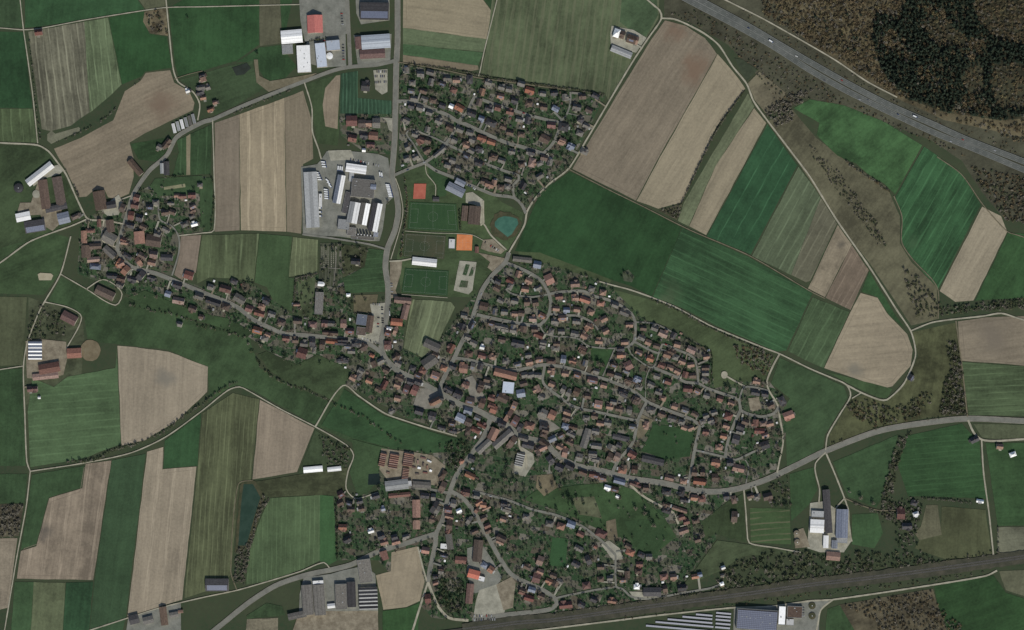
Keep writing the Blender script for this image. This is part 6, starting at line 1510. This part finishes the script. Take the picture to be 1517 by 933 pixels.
def scatter(poly, spacing, rmin, rmax, holes=(), block=True, pw=1.0):
    xs = [p[0] for p in poly]; ys = [p[1] for p in poly]; out = []; rr = []
    x0, x1, y0, y1 = min(xs), max(xs), min(ys), max(ys)
    for j in range(int((y1 - y0) / spacing) + 1):
        for i in range(int((x1 - x0) / spacing) + 1):
            x = x0 + (i + random.uniform(-.1, 1.1)) * spacing; y = y0 + (j + random.uniform(-.1, 1.1)) * spacing
            if random.random() > pw: continue
            out.append((x, y))
    if not out: return [], []
    Q = np.array(out); m = inside(poly, Q[:, 0], Q[:, 1])
    for h in holes: m &= ~inside(h, Q[:, 0], Q[:, 1])
    if block:
        xi = np.clip(Q[:, 0].round().astype(int), 0, PW - 1); yi = np.clip(Q[:, 1].round().astype(int), 0, PH - 1); m &= ~BLOCK[yi, xi]
    Q = Q[m]; return Q, RNG.uniform(rmin, rmax, len(Q))
def alongline(pts, spacing, wid, rmin, rmax, gap=0.0, block=True):
    ln_ = smooth(pts, 2.0); L = np.array(ln_); s = np.concatenate([[0], np.cumsum(np.linalg.norm(np.diff(L, axis=0), axis=1))]); out = []
    d = 0.0
    while d < s[-1]:
        d += spacing * random.uniform(.5, 1.5)
        if random.random() < gap: continue
        x, y = np.interp(d, s, L[:, 0]) + random.uniform(-wid, wid), np.interp(d, s, L[:, 1]) + random.uniform(-wid, wid)
        xi, yi = int(min(PW-1, max(0, round(x)))), int(min(PH-1, max(0, round(y))))
        if block and BLOCK[yi, xi]: continue
        out.append((x, y))
    return out, RNG.uniform(rmin, rmax, len(out))

# woods
H1 = [(1368,33),(1396,33),(1432,52),(1424,70),(1388,68),(1374,52)]; H2 = [(1474,95),(1577,100),(1577,165),(1480,160),(1468,130)]; H3 = [(1432,98),(1456,98),(1458,138),(1436,140),(1424,124)]; H4 = [(1452,-20),(1577,-40),(1577,70),(1480,60),(1448,30),(1440,10)]
CON = [(1292,18),(1330,26),(1372,-60),(1577,-60),(1577,170),(1482,178),(1400,166),(1342,146),(1312,112),(1294,72)]
p, r = scatter(CON, 3.9, 1.9, 3.2, (H1, H2, H3, H4)); nz = [math.sin(q[0] * .055 + 1) * math.sin(q[1] * .07) + .5 * math.sin(q[0] * .13) * math.sin(q[1] * .11 + 2) for q in p]
kc = np.array([random.random() > (.75 if v > .5 else (.35 if v > .15 else .06)) for v in nz])
stuff_trees('conifer_wood', 'dense dark conifer wood beside the motorway', 'wood', p[kc], r[kc], ['dark'], 'cone', 60, .4, (3.0, 4.0)); mixp, mixr = [tuple(q) for q in p[~kc]], list(r[~kc])
for hh in (H1, H2, H3, H4):
    pass
allp, allr = mixp, mixr
for poly, sp, pw in (([(1120,-60),(1372,-60),(1330,26),(1292,18),(1294,72),(1312,112),(1342,146),(1326,140),(1285,116),(1239,86),(1200,62),(1131,22)], 5.2, .9), (H1,5.5,.7),(H2,6,.6),(H3,5.5,.7),(H4,5.2,.8),([(1342,150),(1400,170),(1480,182),(1577,175),(1577,225),(1506,210),(1400,176)],5.5,.5)):
    p, r = scatter(poly, sp * .68, 1.2, 2.6, pw=pw); allp += list(map(tuple, p)); allr += list(r)
stuff_trees('deciduous_wood', 'brown leafless wood beyond the gravel track beside the motorway', 'wood', allp, allr, ['brown','brown','brown','bare','larch'], 'round', 40, .42, (1.3, 1.9))
p, r = scatter([(1330,90),(1290,20),(1200,20),(1240,80),(1300,120)], 11, 2, 3.2, pw=.35); stuff_trees('conifer_wood', 'single dark conifers among the leafless wood', 'wood', p, r, ['dark'], 'cone', 60, .4, (3.4, 4.4))
p1, r1 = scatter([(990,20),(1030,14),(1090,46),(1200,112),(1250,145),(1300,168),(1385,205),(1440,235),(1380,212),(1250,160),(1190,148),(1160,168),(1128,118),(1078,66),(1020,34)], 4.4, .8, 1.7, pw=.6)
p2, r2 = scatter([(1100,14),(1200,72),(1330,150),(1400,180),(1506,216),(1506,228),(1390,182),(1316,150),(1200,86),(1110,34)], 4.4, .7, 1.5, pw=.5)
p3, r3 = scatter([(1436,245),(1577,275),(1577,350),(1490,325),(1458,285)], 4, 1.2, 2.4, pw=.85)
stuff_trees('scrub_wood', 'leafless scrub along both edges of the motorway', 'scrub', list(map(tuple, p1)) + list(map(tuple, p2)) + list(map(tuple, p3)), np.concatenate([r1, r2, r3]), ['bare','brown','brown','olive'], n=30, size=.55, hf=(1.1, 1.6))
for nm, lab, poly, sp, rr, pw, kinds in (
  ('thicket', 'grey leafless thicket where the straight track meets the valley', [(1132,166),(1170,140),(1204,132),(1190,150),(1172,160),(1176,178),(1148,188)], 4.2, (1.6,3.0), .85, ['bare']),
  ('thicket', 'dark thicket along the field edge above the eastern main road', [(1402,505),(1416,505),(1428,560),(1431,614),(1392,616),(1398,570),(1406,545)], 4.2, (1.6,3.2), .85, ['bare','olive']),
  ('thicket', 'thicket beside the track fork above the eastern main road', [(1252,598),(1285,592),(1322,604),(1344,600),(1372,575),(1385,590),(1360,618),(1300,632),(1268,622)], 5, (1.5,3.0), .65, ['bare','brown','olive']),
  ('tree_belt', 'belt of leafless trees from the main road down to the orchard farm', [(1352,638),(1340,664),(1330,690),(1322,730),(1322,770),(1308,775),(1306,735),(1318,685),(1332,650)], 4.4, (1.6,3.2), .85, ['bare','olive']),
  ('railway_wood', 'dark wood between the dairy farm and the railway', [(1068,846),(1100,826),(1150,818),(1196,818),(1240,830),(1275,816),(1320,822),(1345,812),(1400,834),(1290,852),(1200,858),(1090,874),(1060,872)], 5.2, (1.4,3.4), .55, ['bare','olive','olive']),
  ('thicket', 'scrub strip between the tan strip field and the far eastern track', [(1392,456),(1440,450),(1506,442),(1577,430),(1577,452),(1506,458),(1440,462),(1394,468)], 4.2, (1.5,2.8), .8, ['olive','bare']),
  ('thicket', 'leafless thicket around the narrow fish pond', [(390,732),(400,740),(382,770),(372,812),(362,866),(346,862),(350,815),(366,806),(378,770)], 4.2, (1.4,2.8), .85, ['bare']),
  ('thicket', 'brown thicket above the new estate', [(1088,512),(1112,510),(1148,527),(1136,560),(1120,552),(1100,540),(1086,522)], 4.4, (1.4,2.8), .7, ['bare','brown']),
  ('thicket', 'scrub in the bends of the valley stream', [(1198,214),(1214,226),(1250,262),(1284,312),(1302,330),(1312,366),(1300,362),(1270,322),(1232,272),(1206,236)], 3.6, (.8,2.2), .5, ['bare','olive']),
  ('thicket', 'scrub where the valley stream reaches the track', [(1338,396),(1362,412),(1392,448),(1396,470),(1360,470),(1346,440)], 5, (1.3,2.8), .6, ['bare','olive']),
  ('thicket', 'scrub patch at the corner of the gravel track', [(214,20),(240,14),(248,50),(226,46)], 5, (1.3,2.8), .6, ['bare','brown','green']),
  ('copse', 'leafless copse beside the southwest track', [(-60,748),(34,748),(28,794),(-60,796)], 5, (1.5,3.0), .8, ['bare']),
  ('copse', 'dark triangular copse at the foot of the long hedge', [(977,312),(1011,301),(1003,325)], 3.8, (1.2,2.2), .9, ['bare','olive']),
  ('railway_scrub', 'brown scrub below the railway service track', [(1246,897),(1380,874),(1388,894),(1424,925),(1424,990),(1300,990),(1300,922)], 5, (1.3,2.8), .65, ['brown','bare']),
  ('railway_scrub', 'scrub along the embankment of the railway', [(820,905),(950,886),(1056,872),(1200,850),(1300,838),(1480,815),(1480,822),(1300,845),(1200,858),(1056,879),(950,893),(820,912)], 5, (1.0,2.2), .55, ['bare','olive']),
  ('railway_scrub', 'rough scrub between the railway and the service track', [(920,914),(1056,897),(1200,878),(1350,860),(1460,844),(1460,850),(1350,867),(1200,886),(1056,900),(920,918)], 5, (.9,2.0), .45, ['bare','olive','brown']),
  ('orchard', 'orchard trees between the stream track and the white sheds', [(470,640),(520,664),(514,690),(482,688),(476,660)], 5, (1.4,2.6), .7, ['bare','olive']),
  ('orchard', 'dense green orchard beside the long red goods shed', [(650,855),(690,860),(688,905),(665,908),(645,890)], 4.6, (1.5,2.8), .8, ['green','olive']),
  ('orchard', 'garden trees round the hamlet farm', [(42,470),(60,452),(98,462),(96,500),(60,502),(42,505)], 5, (1.3,2.6), .6, ['bare','olive','green']),
  ('orchard', 'trees of the farm standing alone by the railway fields', [(1318,745),(1345,735),(1370,745),(1355,800),(1370,818),(1330,812),(1322,780)], 5, (1.3,2.8), .6, ['bare','green']),
  ('orchard', 'trees around the kitchen garden by the main road', [(1140,712),(1168,700),(1172,752),(1140,748)], 5, (1.3,2.8), .6, ['bare','olive']),
  ('stream_wood', 'dark trees where the stream meets the village street', [(650,658),(690,650),(700,676),(680,700),(660,690),(672,672)], 4.4, (1.6,3.0), .8, ['olive','bare','green']),
  ('cemetery_trees', 'leafless trees around the cemetery', [(474,360),(545,364),(540,392),(508,410),(512,430),(548,436),(530,460),(490,490),(440,480),(440,414),(472,424)], 9, (1.6,3.0), .45, ['bare','olive'])):
    p, r = scatter(poly, sp * .72, rr[0] * .6, rr[1] * .78, pw=pw, block=(nm != 'railway_scrub')); stuff_trees(nm, lab, 'trees', p, r, kinds, n=34, size=.5, hf=(1.5, 2.2))
# hedges: each one a thing
for lab, pts, sp, wd, rr, gap, kinds in (
  ('long dark hedge dividing the tan field from the grey green strip', [(1103,134),(1060,196),(1010,300)], 1.6, .5, (1.0,1.7), 0, ['olive','bare']),
  ('row of small bushes along the straight western track', [(44,60),(52,144),(60,205)], 6, .7, (.9,1.7), .2, ['bare','olive']),
  ('tree lined stream winding through the meadow', [(322,486),(362,502),(378,530),(400,555),(430,572),(460,580),(500,600),(530,612),(570,640),(592,655)], 4.2, 1.8, (1.0,2.3), .42, ['olive','olive','bare']),
  ('bushy stream bank below the western street', [(190,452),(230,460),(270,470),(300,484),(330,490),(362,500)], 6, 1.8, (1.2,2.4), .3, ['olive','bare']),
  ('hedge along the track under the rounded tan field', [(85,682),(140,682),(170,666),(200,658),(240,640),(270,618),(300,598),(330,575),(352,565)], 4, 1.4, (1.2,2.4), .15, ['bare','olive']),
  ('clipped hedge above the northern estate', [(597,93),(660,101),(708,111),(750,119),(839,131),(895,140)], 2.6, .6, (.9,1.6), .05, ['olive','bare']),
  ('bushes along the gravel track above the eastern estate', [(960,442),(1003,459),(1054,487),(1100,507),(1130,519)], 4, .9, (1.0,2.0), .1, ['bare','olive']),
  ('hedge along the lane past the big brown barn field', [(88,232),(102,258),(117,290)], 4, .6, (1.1,1.9), .1, ['bare']),
  ('hedge between the football pitches and the main road', [(600,262),(603,300),(599,340),(594,380)], 3.4, 1.2, (1.0,2.0), .1, ['bare','brown']),
  ('hedge beside the sports hall', [(681,306),(682,340)], 3, .6, (1.0,1.8), .1, ['olive']),
  ('hedge closing the pale striped field by the cemetery', [(438,412),(470,405)], 2.4, .6, (1.0,1.7), 0, ['bare']),
  ('tall hedge along the cemetery side of the green strip', [(438,414),(436,440),(434,462)], 2.4, .6, (1.1,1.8), 0, ['olive','bare']),
  ('hedge along the gardens of the southern quarter', [(497,738),(499,780),(500,828)], 3, .9, (1.3,2.2), .05, ['olive','green']),
  ('hedge bounding the estate towards the meadow', [(1006,494),(1030,510),(1053,520),(1054,566)], 2.6, .4, (.8,1.4), 0, ['green','olive']),
  ('hedge on the slope above the pale farm lane', [(1474,720),(1478,780),(1480,822)], 4, .8, (1.0,1.8), .2, ['bare']),
  ('bushes along the orchard farm driveway', [(1362,738),(1400,740),(1440,746)], 3.6, .9, (1.0,1.9), .1, ['bare','olive']),
  ('bushes beside the dairy farm track', [(1255,740),(1285,754),(1302,760)], 5, 1.2, (1.3,2.4), .2, ['bare','olive']),
  ('hedge beside the main road bend to the east', [(1230,658),(1270,646),(1300,634),(1340,628),(1400,618)], 5, .9, (1.0,1.9), .25, ['bare','olive']),
  ('bushes along the road to the white halls', [(330,176),(380,154),(430,134)], 7, .8, (1.0,1.8), .3, ['olive','bare']),
  ('hedge round the upper yard with the vivid red-orange workshop', [(448,62),(480,57),(512,48)], 3, .7, (1.1,2.0), .05, ['bare','olive']),
  ('bushes between the green fields below the motorway', [(1250,238),(1285,262),(1318,284)], 4, 1.2, (1.2,2.2), .2, ['bare','brown']),
  ('trees along the road to the railway yard', [(690,752),(708,784),(726,815),(740,842)], 5, 1.0, (1.0,1.9), .2, ['olive','green']),
  ('bushes along the ditch of the brown barn field', [(82,212),(120,196),(150,180),(172,160),(190,135),(212,116)], 5, .8, (1.0,1.9), .3, ['bare','olive']),
  ('garden hedge behind the western gardens', [(250,262),(312,262),(313,340)], 3.6, .9, (1.0,2.0), .2, ['green','olive'])):
    p, r = alongline(pts, sp * .5, wd * 1.1, rr[0] * .75, rr[1] * .9, gap)
    stuff_trees('hedge', lab, 'hedge', p, r, kinds, n=44, parts=True)

# garden trees: the 300 largest are things, the rest one object
gp, gr = [], []
for poly, sp, pw in ((VILL[0], 4.9, .8), (VILL[1], 5.2, .74), (VILL[2], 6, .5)):
    p, r = scatter(poly, sp, .8, 1.7, pw=pw)
    kp = [not OPEN[int(min(PH-1, max(0, q[1]))), int(min(PW-1, max(0, q[0])))] or random.random() < .12 for q in p]; p, r = p[kp], r[kp]
    ok = [(tuple(q), min(4.2, rr * random.choice((1, 1, 1, 1.2, 1.5, 1.9)))) for q, rr in zip(p, r)]
    gp += [q for q, _ in ok]; gr += [rr for _, rr in ok]
for q, rr in (((925,405),2.4),((921,410),2.0),((931,408),2.2),((937,412),2),((955,760),3.4),((962,768),4),((968,778),3.6),((843,738),4.2),((848,744),3.6),((1149,748),3.2),((1164,749),3.6),((704,742),2.2),((887,539),4.4),((893,541),3.2),((690,490),3.6),((712,486),3.4),((1275,737),3.4),((1293,745),3),((1258,728),2.4),((278,26),2),((381,80),2.4),((575,300),2.6)):
    gp.append(q); gr.append(rr)
order = sorted(range(len(gp)), key=lambda i: -gr[i])
TL = {'bare': leaf_mat('bare_twigs', False, ((98,92,80),(80,76,65),(106,100,88))), 'green': leaf_mat('evergreen_leaves', False, ((50,63,46),(58,70,51),(43,54,42))), 'dark': leaf_mat('conifer_needles', False, ((36,48,38),(44,57,44),(32,42,34)))}
protos = {}
for kind, form in (('bare', 'round'), ('green', 'round'), ('dark', 'cone')):
    protos[kind] = []
    for v in range(5):
        one = np.ones(1); V, C = crowns(np.zeros((1, 2)), one, one * (2.7 if form == 'round' else 3.6), one * 0, np.ones((1, 3)), 130, .26, form)
        cm = np_mesh('crown', V, np.arange(len(V)).reshape(-1, 3), TL[kind])
        mb = MB(); hh = 1.7 if form == 'round' else 3.0
        mb.ring(.085, .04, -.02, hh, 7)
        for q in range(5):
            a = q * 1.26 + v; z1 = .8 + .15 * q
            mb.add([(0,0,z1-.04),(.03*math.sin(a),-.03*math.cos(a),z1),(.6*math.cos(a),.6*math.sin(a),z1+.5),(0,0,z1+.04)], [(0,1,2),(1,3,2),(3,0,2)])
        protos[kind].append((cm, mb.mesh('trunk', BARK)))
trees = []
for i in order[:300]:
    kind = random.choice(['bare','bare','bare','green','green','dark']) if gr[i] > 1.6 else random.choice(['bare','green'])
    trees.append(dict(p=gp[i], r=gr[i], k=kind))
along(trees, lambda h: h['k'])
TN = {'bare': 'leafless tree', 'green': 'leafy tree', 'dark': 'conifer'}
for h in trees:
    x, y = W2(*h['p']); s = h['r'] * MPP
    root = obj('conifer_tree' if h['k'] == 'dark' else 'garden_tree', None, None, (x, y, zat(*h['p'])), random.uniform(0, 6.3)); root.scale = (s, s, s)
    ph, an = ROADS[h['rd'][1]][0], ROADS[h['rd'][1]][1]
    tag(root, ('only big %s near %s' % (TN[h['k']], ph)) if h['of'] == 1 else '%s, %s such near %s from %s' % (TN[h['k']], ordn(h['n']), ph, an), 'tree', 'large garden trees')
    cm, tm = random.choice(protos[h['k']])
    obj('crown', cm, root); obj('trunk', tm, root)
ro = order[300:]
stuff_trees('garden_shrubs', 'smaller trees and shrubs filling the village gardens', 'shrubs', [gp[i] for i in ro], [gr[i] for i in ro], ['bare','bare','olive','green','green'], n=40)
